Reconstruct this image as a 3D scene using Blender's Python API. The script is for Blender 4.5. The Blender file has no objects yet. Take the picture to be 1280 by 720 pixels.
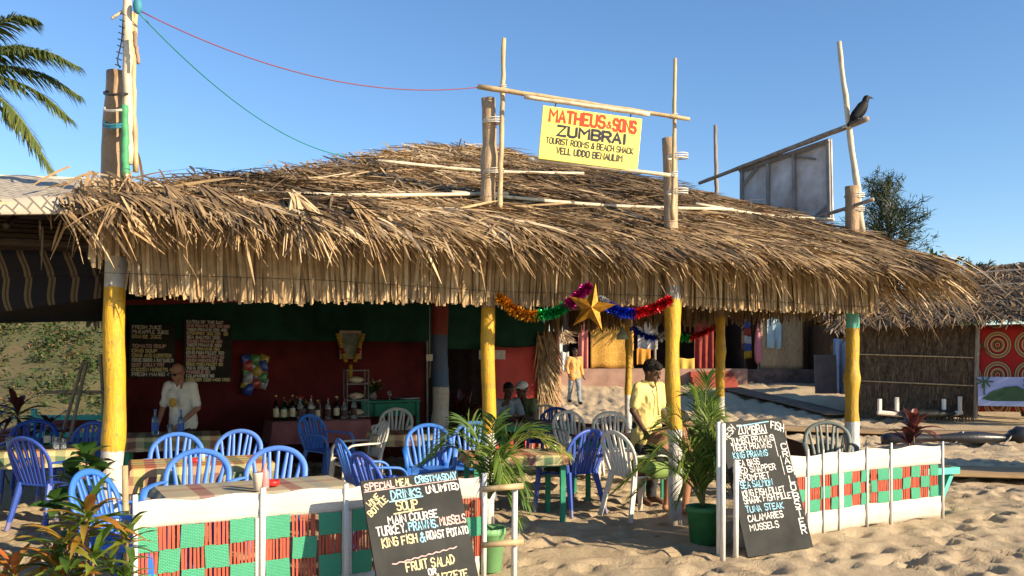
import bpy, bmesh, math, random
import numpy as np
from mathutils import Vector, Matrix, Euler
S = bpy.context.scene
C = S.collection
rng = np.random.default_rng(7)
random.seed(7)
R = math.radians
# ------------------------------------------------------------------ camera, sky, sun, exposure
F, CX, HY, EYE = 1100.0, 640.0, 452.0, 1.6
cam = bpy.data.cameras.new('camera'); co = bpy.data.objects.new('camera', cam); C.objects.link(co)
co.location = (0, 0, EYE); co.rotation_euler = (R(90), 0, 0)
cam.sensor_width = 36; cam.lens = 36 * F / 1280; cam.shift_y = (HY - 360) / 1280
cam.clip_end = 3000; S.camera = co
SUN_EL, TO_SUN = R(23.5), Vector((0.86, -0.51))
world = bpy.data.worlds.new('World'); S.world = world; world.use_nodes = True
nt = world.node_tree; sky = nt.nodes.new('ShaderNodeTexSky'); sky.sky_type = 'NISHITA'
sky.sun_disc = False; sky.sun_elevation = SUN_EL; sky.sun_rotation = math.atan2(TO_SUN.x, TO_SUN.y)
sky.air_density = 1.0; sky.dust_density = 0.3; sky.ozone_density = 3.5
nt.nodes['Background'].inputs[1].default_value = 0.105
hs = nt.nodes.new('ShaderNodeHueSaturation'); hs.inputs['Hue'].default_value = .502; hs.inputs['Saturation'].default_value = 1.10; hs.inputs['Value'].default_value = 1.04; nt.links.new(sky.outputs[0], hs.inputs['Color'])
nt.links.new(hs.outputs[0], nt.nodes['Background'].inputs[0])
sl = bpy.data.lights.new('sun', 'SUN'); so = bpy.data.objects.new('sun', sl); C.objects.link(so)
sl.energy = 5.0; sl.angle = R(0.55); sl.color = (1.0, 0.82, 0.58)
d = Vector((TO_SUN.x * math.cos(SUN_EL), TO_SUN.y * math.cos(SUN_EL), math.sin(SUN_EL)))
so.rotation_euler = d.to_track_quat('Z', 'Y').to_euler(); so.location = (20, -15, 15)
S.view_settings.view_transform = 'Standard'; S.view_settings.look = 'None'
S.view_settings.exposure = 0.9; S.view_settings.gamma = 1
S.render.engine = 'CYCLES'
S.cycles.max_bounces = 6; S.cycles.diffuse_bounces = 3; S.cycles.glossy_bounces = 2
S.cycles.transmission_bounces = 4; S.cycles.transparent_max_bounces = 6
S.cycles.use_denoising = True
# ------------------------------------------------------------------ helpers
def at(px, py, D): return Vector(((px - CX) * D / F, D, EYE - (py - HY) * D / F))
def sstep(a, b, x):
    t = np.clip((x - a) / (b - a), 0, 1); return t * t * (3 - 2 * t)
def vnoise(x, y, s, seed):
    r = np.random.default_rng(seed); T = r.random((64, 64)); xs, ys = x / s, y / s
    xi, yi = np.floor(xs).astype(int), np.floor(ys).astype(int); fx, fy = xs - xi, ys - yi
    fx, fy = fx * fx * (3 - 2 * fx), fy * fy * (3 - 2 * fy)
    g = lambda i, j: T[(xi + i) % 64, (yi + j) % 64]
    return (g(0, 0) * (1 - fx) + g(1, 0) * fx) * (1 - fy) + (g(0, 1) * (1 - fx) + g(1, 1) * fx) * fy - .5
def gz(x, y):                                     # height of the sand without its footprints
    t = np.maximum(0, np.asarray(y, float) - 15.5)
    z = np.where(t < 17, 0.0033 * t * t, 0.0033 * 289 + 0.02 * (t - 17))
    return np.minimum(z, 1.6) + .25 * vnoise(np.asarray(x, float), np.asarray(y, float), 9, 4) * sstep(16, 24, np.asarray(y, float))
def gp(px, D): 
    x = (px - CX) * D / F
    return Vector((x, D, float(gz(x, D))))
def link(o, parent=None):
    C.objects.link(o)
    if parent is not None: o.parent = parent
    return o
def tag(o, label=None, cat=None, group=None, kind=None):
    if label: o['label'] = label
    if cat: o['category'] = cat
    if group: o['group'] = group
    if kind: o['kind'] = kind
    return o
def thing(name, label, cat, loc=(0, 0, 0), rotz=0, group=None):
    o = bpy.data.objects.new(name, None); o.empty_display_size = 0.1
    o.location = loc; o.rotation_euler = (0, 0, rotz)
    return tag(link(o), label, cat, group)
def copy_tree(o, parent=None):
    c = o.copy(); C.objects.link(c)
    if parent is not None: c.parent = parent
    for ch in list(o.children): copy_tree(ch, c)
    return c
def npmesh(name, V, Fq, mats, parent=None, tone=None, midx=None, smooth=False, loc=None):
    """faces: (m,4) int array, quads"""
    V = np.asarray(V, np.float32); Fq = np.asarray(Fq, np.int32)
    me = bpy.data.meshes.new(name); m, k = Fq.shape
    me.vertices.add(len(V)); me.vertices.foreach_set('co', V.ravel())
    me.loops.add(m * k); me.loops.foreach_set('vertex_index', Fq.ravel())
    me.polygons.add(m); me.polygons.foreach_set('loop_start', np.arange(0, m * k, k, dtype=np.int32))
    me.polygons.foreach_set('loop_total', np.full(m, k, np.int32))
    if smooth: me.polygons.foreach_set('use_smooth', np.ones(m, bool))
    for mt in (mats if isinstance(mats, (list, tuple)) else [mats]): me.materials.append(mt)
    if midx is not None: me.polygons.foreach_set('material_index', np.asarray(midx, np.int32))
    if tone is not None:
        a = me.attributes.new('tone', 'FLOAT', 'FACE'); a.data.foreach_set('value', np.asarray(tone, np.float32))
    me.update(calc_edges=True); me.validate()
    o = bpy.data.objects.new(name, me)
    if loc is not None: o.location = loc
    return link(o, parent)
def unit(a): 
    a = np.asarray(a, float); return a / np.maximum(np.linalg.norm(a, axis=-1, keepdims=True), 1e-9)
PROF = {'blunt': (.8, 1, 1, .75), 'strap': (.75, 1, .9, .15), 'lance': (.25, 1, .8, .03), 'needle': (1, .9, .7, .1)}
def leaf_arrays(base, dirn, nrm, L, W, droop, tone, prof='strap', k=3, fold=0.0):
    """many tapered leaves at once -> V, F, tone. droop bends the tip towards -z. fold>0: V-section"""
    base = np.asarray(base, float); n = len(base)
    dirn = unit(np.broadcast_to(dirn, (n, 3))); nrm = np.broadcast_to(np.asarray(nrm, float), (n, 3))
    side = unit(np.cross(dirn, nrm)); nn = unit(np.cross(side, dirn))
    L = np.broadcast_to(L, (n,)); W = np.broadcast_to(W, (n,)); droop = np.broadcast_to(droop, (n,)); tone = np.broadcast_to(tone, (n,))
    pr = np.interp(np.linspace(0, 1, k + 1), np.linspace(0, 1, len(PROF[prof])), PROF[prof])
    cols = 3 if fold else 2
    V = np.zeros((n, k + 1, cols, 3))
    for i in range(k + 1):
        u = i / k
        c = base + dirn * (L * u)[:, None]; c = c.copy(); c[:, 2] -= droop * L * u * u
        hw = (W * pr[i] / 2)[:, None]
        if fold:
            up = nn * hw * fold
            V[:, i, 0] = c - side * hw + up; V[:, i, 1] = c; V[:, i, 2] = c + side * hw + up
        else:
            V[:, i, 0] = c - side * hw; V[:, i, 1] = c + side * hw
    fs = []
    for i in range(k):
        for j in range(cols - 1):
            fs.append((i * cols + j, i * cols + j + 1, (i + 1) * cols + j + 1, (i + 1) * cols + j))
    fs = np.array(fs)
    Fq = (np.arange(n) * (k + 1) * cols)[:, None, None] + fs[None]
    return V.reshape(-1, 3), Fq.reshape(-1, 4), np.repeat(tone, len(fs))
def join_arrays(lst):
    Vs, Fs, Ts, off = [], [], [], 0
    for V, f, t in lst:
        Vs.append(V); Fs.append(f + off); Ts.append(t); off += len(V)
    return np.concatenate(Vs), np.concatenate(Fs), np.concatenate(Ts)
class MB:
    """collects shapes and links them as ONE mesh object"""
    def __init__(s): s.v, s.f, s.m, s.mi = [], [], [], 0
    def add(s, vs, fs):
        o = len(s.v); s.v += [tuple(v) for v in vs]; s.f += [tuple(i + o for i in f) for f in fs]; s.m += [s.mi] * len(fs); return s
    def mat(s, i): s.mi = i; return s
    def box(s, c, size, rot=None, taper=1.0):
        h = [x / 2 for x in size]; M = (rot.to_matrix() if isinstance(rot, Euler) else rot) if rot is not None else Matrix.Identity(3)
        vs = []
        for z in (-1, 1):
            t = taper if z > 0 else 1
            for x, y in ((-1, -1), (1, -1), (1, 1), (-1, 1)): vs.append(M @ Vector((x * h[0] * t, y * h[1] * t, z * h[2])) + Vector(c))
        return s.add(vs, [(3, 2, 1, 0), (4, 5, 6, 7), (0, 1, 5, 4), (1, 2, 6, 5), (2, 3, 7, 6), (3, 0, 4, 7)])
    def bevbox(s, c, size, b=0.01):
        x, y, z = [q / 2 for q in size]; vs = []
        for (dz, i) in ((-z, b), (-z + b, 0), (z - b, 0), (z, b)):
            for sx, sy in ((-1, -1), (1, -1), (1, 1), (-1, 1)): vs.append((c[0] + sx * (x - i), c[1] + sy * (y - i), c[2] + dz))
        fs = [(3, 2, 1, 0), (12, 13, 14, 15)]
        for r in range(3):
            for q in range(4): a = r * 4; fs.append((a + q, a + (q + 1) % 4, a + 4 + (q + 1) % 4, a + 4 + q))
        return s.add(vs, fs)
    def tube(s, pts, r, n=8, flat=1.0, up=None, caps=True, ref=None):
        pts = [Vector(p) for p in pts]; N = len(pts); rs = r if isinstance(r, (list, tuple)) else [r] * N
        ref = Vector(ref) if ref else None; prev = None; vs = []
        for i, p in enumerate(pts):
            t = (pts[min(i + 1, N - 1)] - pts[max(i - 1, 0)]).normalized()
            if prev is None:
                a = ref if ref else (Vector((0, 0, 1)) if abs(t.z) < .9 else Vector((1, 0, 0)))
            else: a = prev
            u = (a - t * a.dot(t)).normalized(); w = t.cross(u); prev = u
            for k in range(n):
                q = 2 * math.pi * k / n; vs.append(p + u * math.cos(q) * rs[i] * flat + w * math.sin(q) * rs[i])
        fs = []
        for i in range(N - 1):
            for k in range(n): fs.append((i * n + k, i * n + (k + 1) % n, (i + 1) * n + (k + 1) % n, (i + 1) * n + k))
        if caps: fs += [tuple(range(n))[::-1], tuple((N - 1) * n + k for k in range(n))]
        return s.add(vs, fs)
    def lathe(s, prof, c=(0, 0, 0), n=14, top=True):
        vs = []
        for r, z in prof:
            for k in range(n): a = 2 * math.pi * k / n; vs.append((c[0] + r * math.cos(a), c[1] + r * math.sin(a), c[2] + z))
        fs = [tuple(range(n))[::-1]]
        for i in range(len(prof) - 1):
            for k in range(n): fs.append((i * n + k, i * n + (k + 1) % n, (i + 1) * n + (k + 1) % n, (i + 1) * n + k))
        if top: fs.append(tuple((len(prof) - 1) * n + k for k in range(n)))
        return s.add(vs, fs)
    def sphere(s, c, r, n=10, m=7, rot=None):
        r = r if isinstance(r, (list, tuple)) else (r, r, r); vs = []
        for i in range(m):
            th = math.pi * (i + .5) / m
            for k in range(n):
                a = 2 * math.pi * k / n; v = Vector((r[0] * math.sin(th) * math.cos(a), r[1] * math.sin(th) * math.sin(a), r[2] * math.cos(th)))
                if rot is not None: v = rot @ v
                vs.append(v + Vector(c))
        fs = [tuple(range(n)), tuple((m - 1) * n + k for k in range(n))[::-1]]
        for i in range(m - 1):
            for k in range(n): fs.append((i * n + (k + 1) % n, i * n + k, (i + 1) * n + k, (i + 1) * n + (k + 1) % n))
        return s.add(vs, fs)
    def grid(s, fn, nu, nv):
        vs = [fn(i / nu, j / nv) for j in range(nv + 1) for i in range(nu + 1)]
        return s.add(vs, [(j * (nu + 1) + i, j * (nu + 1) + i + 1, (j + 1) * (nu + 1) + i + 1, (j + 1) * (nu + 1) + i) for j in range(nv) for i in range(nu)])
    def build(s, name, mats, parent=None, smooth=False, loc=None, solid=0, bevel=0):
        me = bpy.data.meshes.new(name); me.from_pydata(s.v, [], s.f)
        for m in (mats if isinstance(mats, (list, tuple)) else [mats]): me.materials.append(m)
        me.polygons.foreach_set('material_index', s.m)
        if smooth: me.polygons.foreach_set('use_smooth', [True] * len(s.f))
        me.update(); o = bpy.data.objects.new(name, me)
        if loc is not None: o.location = loc
        if solid: q = o.modifiers.new('s', 'SOLIDIFY'); q.thickness = solid; q.offset = 0
        if bevel: q = o.modifiers.new('b', 'BEVEL'); q.width = bevel; q.segments = 2; q.limit_method = 'ANGLE'
        return link(o, parent)
def curve_pts(pts, n):
    """Catmull-Rom through pts"""
    P = [Vector(p) for p in pts]; P = [2 * P[0] - P[1]] + P + [2 * P[-1] - P[-2]]; out = []
    m = len(P) - 3
    for k in range(n + 1):
        u = k / n * m; i = min(int(u), m - 1); t = u - i; a, b, c, e = P[i:i + 4]
        out.append(.5 * ((2 * b) + (c - a) * t + (2 * a - 5 * b + 4 * c - e) * t * t + (3 * b - a - 3 * c + e) * t ** 3))
    return out
# ------------------------------------------------------------------ materials
def nodes(name):
    m = bpy.data.materials.new(name); m.use_nodes = True; t = m.node_tree
    return m, t, t.nodes['Principled BSDF'], t.nodes, t.links
def setp(b, rough=.8, spec=.3, metal=0):
    b.inputs['Roughness'].default_value = rough; b.inputs['Specular IOR Level'].default_value = spec; b.inputs['Metallic'].default_value = metal
def c4(c): return (c[0], c[1], c[2], 1)
def noise(N, L, vec, scale, detail=4, rough=.6):
    n = N.new('ShaderNodeTexNoise'); n.inputs['Scale'].default_value = scale; n.inputs['Detail'].default_value = detail; n.inputs['Roughness'].default_value = rough
    L.new(vec, n.inputs['Vector']); return n.outputs['Fac']
def ramp(N, L, fac, stops, interp='LINEAR'):
    r = N.new('ShaderNodeValToRGB'); r.color_ramp.interpolation = interp; e = r.color_ramp.elements
    while len(e) < len(stops): e.new(.5)
    for q, (p, c) in zip(e, stops): q.position = p; q.color = c4(c)
    L.new(fac, r.inputs[0]); return r.outputs[0]
def mixc(N, L, fac, a, b, mode='MIX'):
    m = N.new('ShaderNodeMix'); m.data_type = 'RGBA'; m.blend_type = mode
    for sck, v in ((m.inputs[0], fac), (m.inputs[6], a), (m.inputs[7], b)):
        if hasattr(v, 'is_output'): L.new(v, sck)
        elif isinstance(v, (int, float)): sck.default_value = v
        else: sck.default_value = c4(v)
    return m.outputs[2]
def math_(N, L, op, a, b=0.0):
    m = N.new('ShaderNodeMath'); m.operation = op
    for sck, v in ((m.inputs[0], a), (m.inputs[1], b)):
        if hasattr(v, 'is_output'): L.new(v, sck)
        else: sck.default_value = v
    return m.outputs[0]
def bumpn(N, L, b, h, strength=.4, dist=.01):
    n = N.new('ShaderNodeBump'); n.inputs['Strength'].default_value = strength; n.inputs['Distance'].default_value = dist
    L.new(h, n.inputs['Height']); L.new(n.outputs[0], b.inputs['Normal'])
def objco(N): return N.new('ShaderNodeTexCoord').outputs['Object']
def mat(name, col, rough=.8, var=.2, scale=6, bump=0, bscale=60, spec=.3, metal=0, stretch=None, col2=None):
    m, t, b, N, L = nodes(name); setp(b, rough, spec, metal); v = objco(N)
    if stretch:
        mp = N.new('ShaderNodeMapping'); mp.inputs['Scale'].default_value = stretch; L.new(v, mp.inputs[0]); v = mp.outputs[0]
    f = noise(N, L, v, scale)
    lo = col2 if col2 else [x * (1 - var) for x in col]; hi = [min(1, x * (1 + var * .6)) for x in col]
    L.new(ramp(N, L, f, [(.3, lo), (.7, hi)]), b.inputs['Base Color'])
    if bump: bumpn(N, L, b, noise(N, L, v, bscale, 5), bump)
    return m
def leafmat(name, stops, rough=.5, trans=.25, spec=.3, scale=0):
    """colour from the per-leaf 'tone' attribute, a share of the light passing through"""
    m, t, b, N, L = nodes(name); setp(b, rough, spec)
    a = N.new('ShaderNodeAttribute'); a.attribute_name = 'tone'; fac = a.outputs['Fac']
    if scale: fac = math_(N, L, 'ADD', fac, math_(N, L, 'MULTIPLY', math_(N, L, 'SUBTRACT', noise(N, L, objco(N), scale), .5), .55))
    c = ramp(N, L, fac, stops); L.new(c, b.inputs['Base Color'])
    if trans:
        tr = N.new('ShaderNodeBsdfTranslucent'); L.new(c, tr.inputs[0]); mx = N.new('ShaderNodeMixShader'); mx.inputs[0].default_value = trans
        L.new(b.outputs[0], mx.inputs[1]); L.new(tr.outputs[0], mx.inputs[2]); L.new(mx.outputs[0], N['Material Output'].inputs[0])
    return m
THATCH = [(0, (.05, .035, .022)), (.3, (.15, .105, .065)), (.62, (.34, .225, .115)), (.85, (.52, .37, .20)), (1, (.66, .52, .33))]
m_thatch = leafmat('dry palm thatch', THATCH, .75, .08, .2, scale=9)
m_thatch_grey = leafmat('weathered grey thatch', [(0, (.04, .035, .03)), (.4, (.16, .135, .11)), (.75, (.32, .26, .19)), (1, (.52, .43, .31))], .8, .05, .2, scale=7)
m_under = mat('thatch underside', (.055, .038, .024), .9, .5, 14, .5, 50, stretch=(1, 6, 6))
m_bamboo = mat('bamboo', (.50, .37, .20), .55, .35, 5, .2, 30, stretch=(3, 3, 1))
m_bamboo_pale = mat('sun bleached bamboo', (.62, .53, .38), .6, .3, 5, .2, 30, stretch=(3, 3, 1))
m_log = mat('bare log', (.36, .23, .13), .8, .4, 5, .5, 30, stretch=(4, 4, .7))
m_grey_log = mat('grey weathered pole', (.30, .25, .20), .8, .4, 5, .4, 30, stretch=(4, 4, .7))
m_white = mat('white paint on wood', (.72, .69, .63), .6, .15, 9, .2, 40, stretch=(3, 3, 1))
m_rope = mat('nylon twine', (.05, .25, .32), .6, .3)
m_ropew = mat('white twine', (.65, .6, .5), .7, .3)
m_wire = mat('dark wire', (.03, .03, .03), .5, .1)
m_pinkwire = mat('dull red wire', (.22, .06, .09), .5, .1)
m_greenwire = mat('green cable', (.02, .22, .15), .5, .1)
def plastic(name, col, rough=.42):
    m, t, b, N, L = nodes(name); setp(b, rough, .45); v = objco(N); oi = N.new('ShaderNodeObjectInfo'); h = N.new('ShaderNodeHueSaturation')
    L.new(math_(N, L, 'ADD', .82, math_(N, L, 'MULTIPLY', oi.outputs['Random'], .3)), h.inputs['Value']); L.new(math_(N, L, 'ADD', 1.06, math_(N, L, 'MULTIPLY', oi.outputs['Random'], -.14)), h.inputs['Saturation'])
    f = noise(N, L, v, 9, 7, .7); g = ramp(N, L, f, [(.48, (0, 0, 0)), (.78, (.4, .4, .4))]); L.new(mixc(N, L, g, col, [x * .75 + .05 for x in col]), h.inputs['Color'])
    sp = N.new('ShaderNodeSeparateXYZ'); L.new(v, sp.inputs[0]); dust = math_(N, L, 'MULTIPLY', math_(N, L, 'LESS_THAN', math_(N, L, 'ADD', sp.outputs[2], math_(N, L, 'MULTIPLY', noise(N, L, v, 20, 4), .16)), .17), .45)
    L.new(mixc(N, L, dust, h.outputs[0], (.36, .27, .17)), b.inputs['Base Color']); L.new(math_(N, L, 'ADD', rough - .12, math_(N, L, 'MULTIPLY', f, .4)), b.inputs['Roughness']); return m
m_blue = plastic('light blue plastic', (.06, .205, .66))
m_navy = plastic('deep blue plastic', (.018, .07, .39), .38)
m_wplas = plastic('white plastic', (.74, .71, .62), .45)
m_gplas = plastic('grey plastic', (.17, .20, .18), .5)
m_turq = mat('turquoise paint', (.10, .52, .42), .6, .15, 8, .2)
m_greenp = mat('green paint', (.03, .26, .15), .6, .25, 8, .2)
m_wood = mat('brown wood', (.22, .13, .075), .7, .35, 5, .3, 40, stretch=(1, 6, 6))
m_black = mat('black paint', (.022, .022, .022), .6, .3)
m_skin_dark = mat('dark brown skin', (.10, .052, .032), .5, .12, 5)
m_skin_tan = mat('tanned skin', (.36, .17, .09), .5, .1, 5)
m_hair = mat('black hair', (.012, .010, .009), .7, .3, 30, .8, 90)
m_glassw = None
def glassmat(name, col, rough=.05):
    m, t, b, N, L = nodes(name); setp(b, rough, .5); b.inputs['Base Color'].default_value = c4(col); b.inputs['Transmission Weight'].default_value = .85
    b.inputs['IOR'].default_value = 1.3; return m
m_glass = glassmat('clear glass', (.85, .92, .95)); m_gbrown = glassmat('brown glass', (.10, .035, .01)); m_ggreen = glassmat('green glass', (.03, .14, .05)); m_gblue = glassmat('water bottle plastic', (.45, .65, .9))
m_label = mat('paper label', (.6, .52, .35), .7, .3, 30); m_lblue = mat('blue label', (.05, .12, .4), .6, .3, 30)
def plaid(name, cols, n=6.0, w=.5):
    m, t, b, N, L = nodes(name); setp(b, .85, .1); v = objco(N)
    sp = N.new('ShaderNodeSeparateXYZ'); L.new(v, sp.inputs[0])
    k = len(cols); stops = [(i / k, c) for i, c in enumerate(cols)]
    zz = math_(N, L, 'MULTIPLY', sp.outputs[2], 1.0)
    fx = math_(N, L, 'FRACT', math_(N, L, 'MULTIPLY', math_(N, L, 'ADD', sp.outputs[0], 10.03), n))
    fy = math_(N, L, 'FRACT', math_(N, L, 'MULTIPLY', math_(N, L, 'ADD', math_(N, L, 'ADD', sp.outputs[1], zz), 10.07), n))
    a = ramp(N, L, fx, stops, 'CONSTANT'); c = ramp(N, L, fy, stops, 'CONSTANT')
    L.new(mixc(N, L, w, a, c), b.inputs['Base Color'])
    bumpn(N, L, b, noise(N, L, v, 220, 2), .2, .002)
    return m
m_plaid = plaid('madras check cloth', [(.45, .33, .10), (.30, .05, .07), (.50, .42, .24), (.10, .16, .09), (.52, .44, .22), (.40, .10, .08)], 1.9)
m_plaid2 = plaid('muted check cloth', [(.36, .31, .22), (.38, .33, .22), (.24, .09, .09), (.37, .33, .23), (.26, .26, .22), (.38, .32, .20)], 1.7, .35)
def weave(name, col, sx=90, dark=.55, strength=.6):
    m, t, b, N, L = nodes(name); setp(b, .75, .15); v = objco(N)
    mp = N.new('ShaderNodeMapping'); mp.inputs['Rotation'].default_value = (R(90), 0, 0); L.new(v, mp.inputs[0])
    br = N.new('ShaderNodeTexBrick'); br.inputs['Scale'].default_value = 1; br.inputs['Brick Width'].default_value = 1 / sx * 2.2; br.inputs['Row Height'].default_value = 1 / sx
    br.inputs['Mortar Size'].default_value = .12 / sx; br.inputs['Mortar Smooth'].default_value = .6
    br.inputs['Color1'].default_value = c4(col); br.inputs['Color2'].default_value = c4([x * .88 for x in col]); br.inputs['Mortar'].default_value = c4([x * dark for x in col])
    L.new(mp.outputs[0], br.inputs['Vector'])
    dirt = noise(N, L, v, 6, 5); c = mixc(N, L, ramp(N, L, dirt, [(.35, (0, 0, 0)), (.75, (.35, .35, .35))]), br.outputs['Color'], [x * .62 + .02 for x in col])
    sz = N.new('ShaderNodeSeparateXYZ'); L.new(v, sz.inputs[0]); sp_ = math_(N, L, 'ADD', sz.outputs[2], math_(N, L, 'MULTIPLY', noise(N, L, v, 13, 5), .26))
    c = mixc(N, L, ramp(N, L, sp_, [(.10, (.6, .6, .6)), (.24, (0, 0, 0))]), c, (.36, .28, .18))
    L.new(c, b.inputs['Base Color']); bumpn(N, L, b, math_(N, L, 'SUBTRACT', 1.0, br.outputs['Fac']), strength, .004)
    return m
m_weave_w = weave('white woven palm strips', (.74, .70, .62)); m_weave_g = weave('green woven palm strips', (.10, .45, .26), 105, .4, .9); 
m_slat_r = mat('red painted cane', (.50, .095, .05), .6, .35, 20, .2, stretch=(20, 20, 1))
m_weave_mat = weave('plaited grey palm mat', (.46, .40, .31), 26, .35, .8)
# ------------------------------------------------------------------ stroke lettering
GLY = {'A': '00 26 40|12 32', 'B': '00 06 36 45 44 33 03|33 42 41 30 00', 'C': '45 36 16 05 01 10 30 41', 'D': '00 06 26 44 42 20 00', 'E': '40 00 06 46|03 33', 'F': '00 06 46|03 33',
       'G': '45 36 16 05 01 10 30 41 43 23', 'H': '00 06|40 46|03 43', 'I': '20 26', 'J': '06 46|36 31 20 10 01', 'K': '00 06|46 03 40', 'L': '06 00 40', 'M': '00 06 23 46 40', 'N': '00 06 40 46',
       'O': '10 01 05 16 36 45 41 30 10', 'P': '00 06 36 45 44 33 03', 'Q': '10 01 05 16 36 45 41 30 10|22 40', 'R': '00 06 36 45 44 33 03|23 40', 'S': '45 36 16 05 04 13 33 42 41 30 10 01',
       'T': '20 26|06 46', 'U': '06 01 10 30 41 46', 'V': '06 20 46', 'W': '06 10 23 30 46', 'X': '00 46|06 40', 'Y': '06 23 46|23 20', 'Z': '06 46 00 40', '0': '10 01 05 16 36 45 41 30 10',
       '1': '20 26 15', '2': '05 16 36 45 44 00 40', '4': '30 36 02 42', '5': '46 06 03 33 42 41 30 00', '7': '06 46 10', '8': '13 04 05 16 36 45 44 33 13 02 01 10 30 41 42 33', '9': '43 13 04 05 16 36 45 41 30 10',
       '&': '40 15 26 35 02 01 10 20 43', '.': '20 21', '(': '36 14 12 30', ')': '16 34 32 10', '-': '13 33'}
GW = {'I': .42, '.': .4, ' ': .6, 'M': 1.22, 'W': 1.25, 'N': 1.08, '1': .6, 'L': .85, '(': .5, ')': .5, '&': 1}
class Letters:
    """flat lettering in a board's own frame: u to the right, v up; strokes never overlap in one plane"""
    def __init__(s): s.mb = MB(); s.k = 0
    def stroke(s, pts, w):
        n = len(pts); P = [Vector((p[0], p[1])) for p in pts]; off = (s.k % 9) * .00015; s.k += 1; L_, R_ = [], []
        for i in range(n):
            a = (P[i] - P[i - 1]).normalized() if i else (P[1] - P[0]).normalized()
            b = (P[i + 1] - P[i]).normalized() if i < n - 1 else a
            t = (a + b); t = t.normalized() if t.length > .2 else a
            q = Vector((-t.y, t.x)); sc = min(1.5, 1 / max(.5, q.dot(Vector((-a.y, a.x))))) * w / 2
            e = (-a * w * .3 if i == 0 else (a * w * .3 if i == n - 1 else Vector((0, 0))))
            L_.append(P[i] + e + q * sc); R_.append(P[i] + e - q * sc)
        vs = [(p.x, -off, p.y) for p in L_] + [(p.x, -off, p.y) for p in R_]
        s.mb.add(vs, [(i + n, i + n + 1, i + 1, i) for i in range(n - 1)])
    def text(s, txt, u0, v, u1, h, w, rot=0, m=0, jit=.05):
        s.mb.mat(m); ws = [GW.get(c, 1) for c in txt]; xs = [sum(ws[:i]) for i in range(len(ws))]; cw0 = (u1 - u0) / max(.5, sum(ws)); ca, sa = math.cos(rot), math.sin(rot)
        for i, ch in enumerate(txt):
            g = GLY.get(ch); cw = cw0 * ws[i]
            if not g: continue
            jx, jy, js = random.uniform(-jit, jit) * cw, random.uniform(-jit, jit) * h, random.uniform(1 - jit, 1 + jit)
            for st in g.split('|'):
                pts = []
                for q in st.split():
                    x = xs[i] * cw0 + (.12 + .74 * (int(q[0]) / 4 if ch not in 'I.1' else (int(q[0]) / 4 - .5) * 1.6 + .5)) * cw + jx; y = int(q[1]) / 6 * h * js + jy
                    pts.append((u0 + x * ca - y * sa, v + x * sa + y * ca))
                s.stroke(pts, w)
    def line(s, pts, w, m=0): s.mb.mat(m); s.stroke(pts, w)
m_ch = [mat(n_, c_, .9, .3, 55, col2=[x * .42 for x in c_]) for n_, c_ in (('white chalk', (.78, .76, .72)), ('pale blue chalk', (.34, .66, .82)), ('pink chalk', (.76, .52, .48)), ('yellow chalk', (.78, .67, .38)))]
# ------------------------------------------------------------------ the setting: sand, bank, paths
def axis(lo, hi, st, a, b, g):
    mid = np.arange(lo, hi, st); out = [hi]; q = st
    while out[-1] < b: q = min(q * g, 40); out.append(out[-1] + q)
    left = [lo - st]; q = st
    while left[-1] > a: q = min(q * g, 40); left.append(left[-1] - q)
    return np.concatenate([np.array(left[::-1]), mid, np.array(out)])
gx = axis(-5.2, 6.6, .045, -600, 600, 1.06); gy = axis(4.2, 13.5, .045, -60, 900, 1.022)
X, Y = np.meshgrid(gx, gy); Z = gz(X, Y) - .012
near = np.exp(-np.maximum(0, Y - 36) / 14)
Z += .05 * vnoise(X, Y, .9, 14) * sstep(13, 20, Y) * near + .05 * vnoise(X, Y, .45, 15) * sstep(13, 20, Y) * near
Z += near * (.018 * vnoise(X, Y, .75, 1) + .014 * vnoise(X, Y, .27, 2) + .020 * vnoise(X, Y, .13, 3))
fr = np.random.default_rng(5)
for _ in range(11000):                               # footprints
    x, y = fr.uniform(-5.5, 10), (fr.uniform(4.2, 15) if _ < 2600 else fr.uniform(12, 36)); r = fr.uniform(.045, .10); dp = fr.uniform(.018, .05)
    if y > 15: r *= 1.7; dp *= 1.15
    an = fr.uniform(0, 3.14); el = fr.uniform(1.2, 2)
    i0, i1 = np.searchsorted(gx, (x - .45, x + .45)); j0, j1 = np.searchsorted(gy, (y - .45, y + .45))
    if i1 - i0 < 3 or j1 - j0 < 3: continue
    xx, yy = X[j0:j1, i0:i1] - x, Y[j0:j1, i0:i1] - y
    u, v = (xx * math.cos(an) + yy * math.sin(an)) / el, -xx * math.sin(an) + yy * math.cos(an); q = (u * u + v * v) / (r * r)
    Z[j0:j1, i0:i1] += -dp * np.exp(-q * q) + dp * .28 * np.exp(-(np.sqrt(q) - 1.5) ** 2 * 3)
Z = np.where((Y > 45), Z - (Y - 45) * .004, Z)
ny, nx = X.shape; idx = np.arange(nx * ny).reshape(ny, nx)
Fq = np.stack([idx[:-1, :-1], idx[:-1, 1:], idx[1:, 1:], idx[1:, :-1]], -1).reshape(-1, 4)
def sandmat():
    m, t, b, N, L = nodes('beach sand'); setp(b, .95, .1); v = objco(N)
    f = math_(N, L, 'ADD', math_(N, L, 'MULTIPLY', noise(N, L, v, .9, 5), .6), math_(N, L, 'MULTIPLY', noise(N, L, v, 260, 2), .4))
    L.new(ramp(N, L, f, [(.32, (.38, .29, .18)), (.5, (.50, .39, .25)), (.7, (.59, .475, .315))]), b.inputs['Base Color'])
    h = math_(N, L, 'ADD', noise(N, L, v, 14, 8, .72), math_(N, L, 'MULTIPLY', noise(N, L, v, 70, 4, .7), .4)); bumpn(N, L, b, h, .7, .06)
    return m
m_sand = sandmat()
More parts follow.
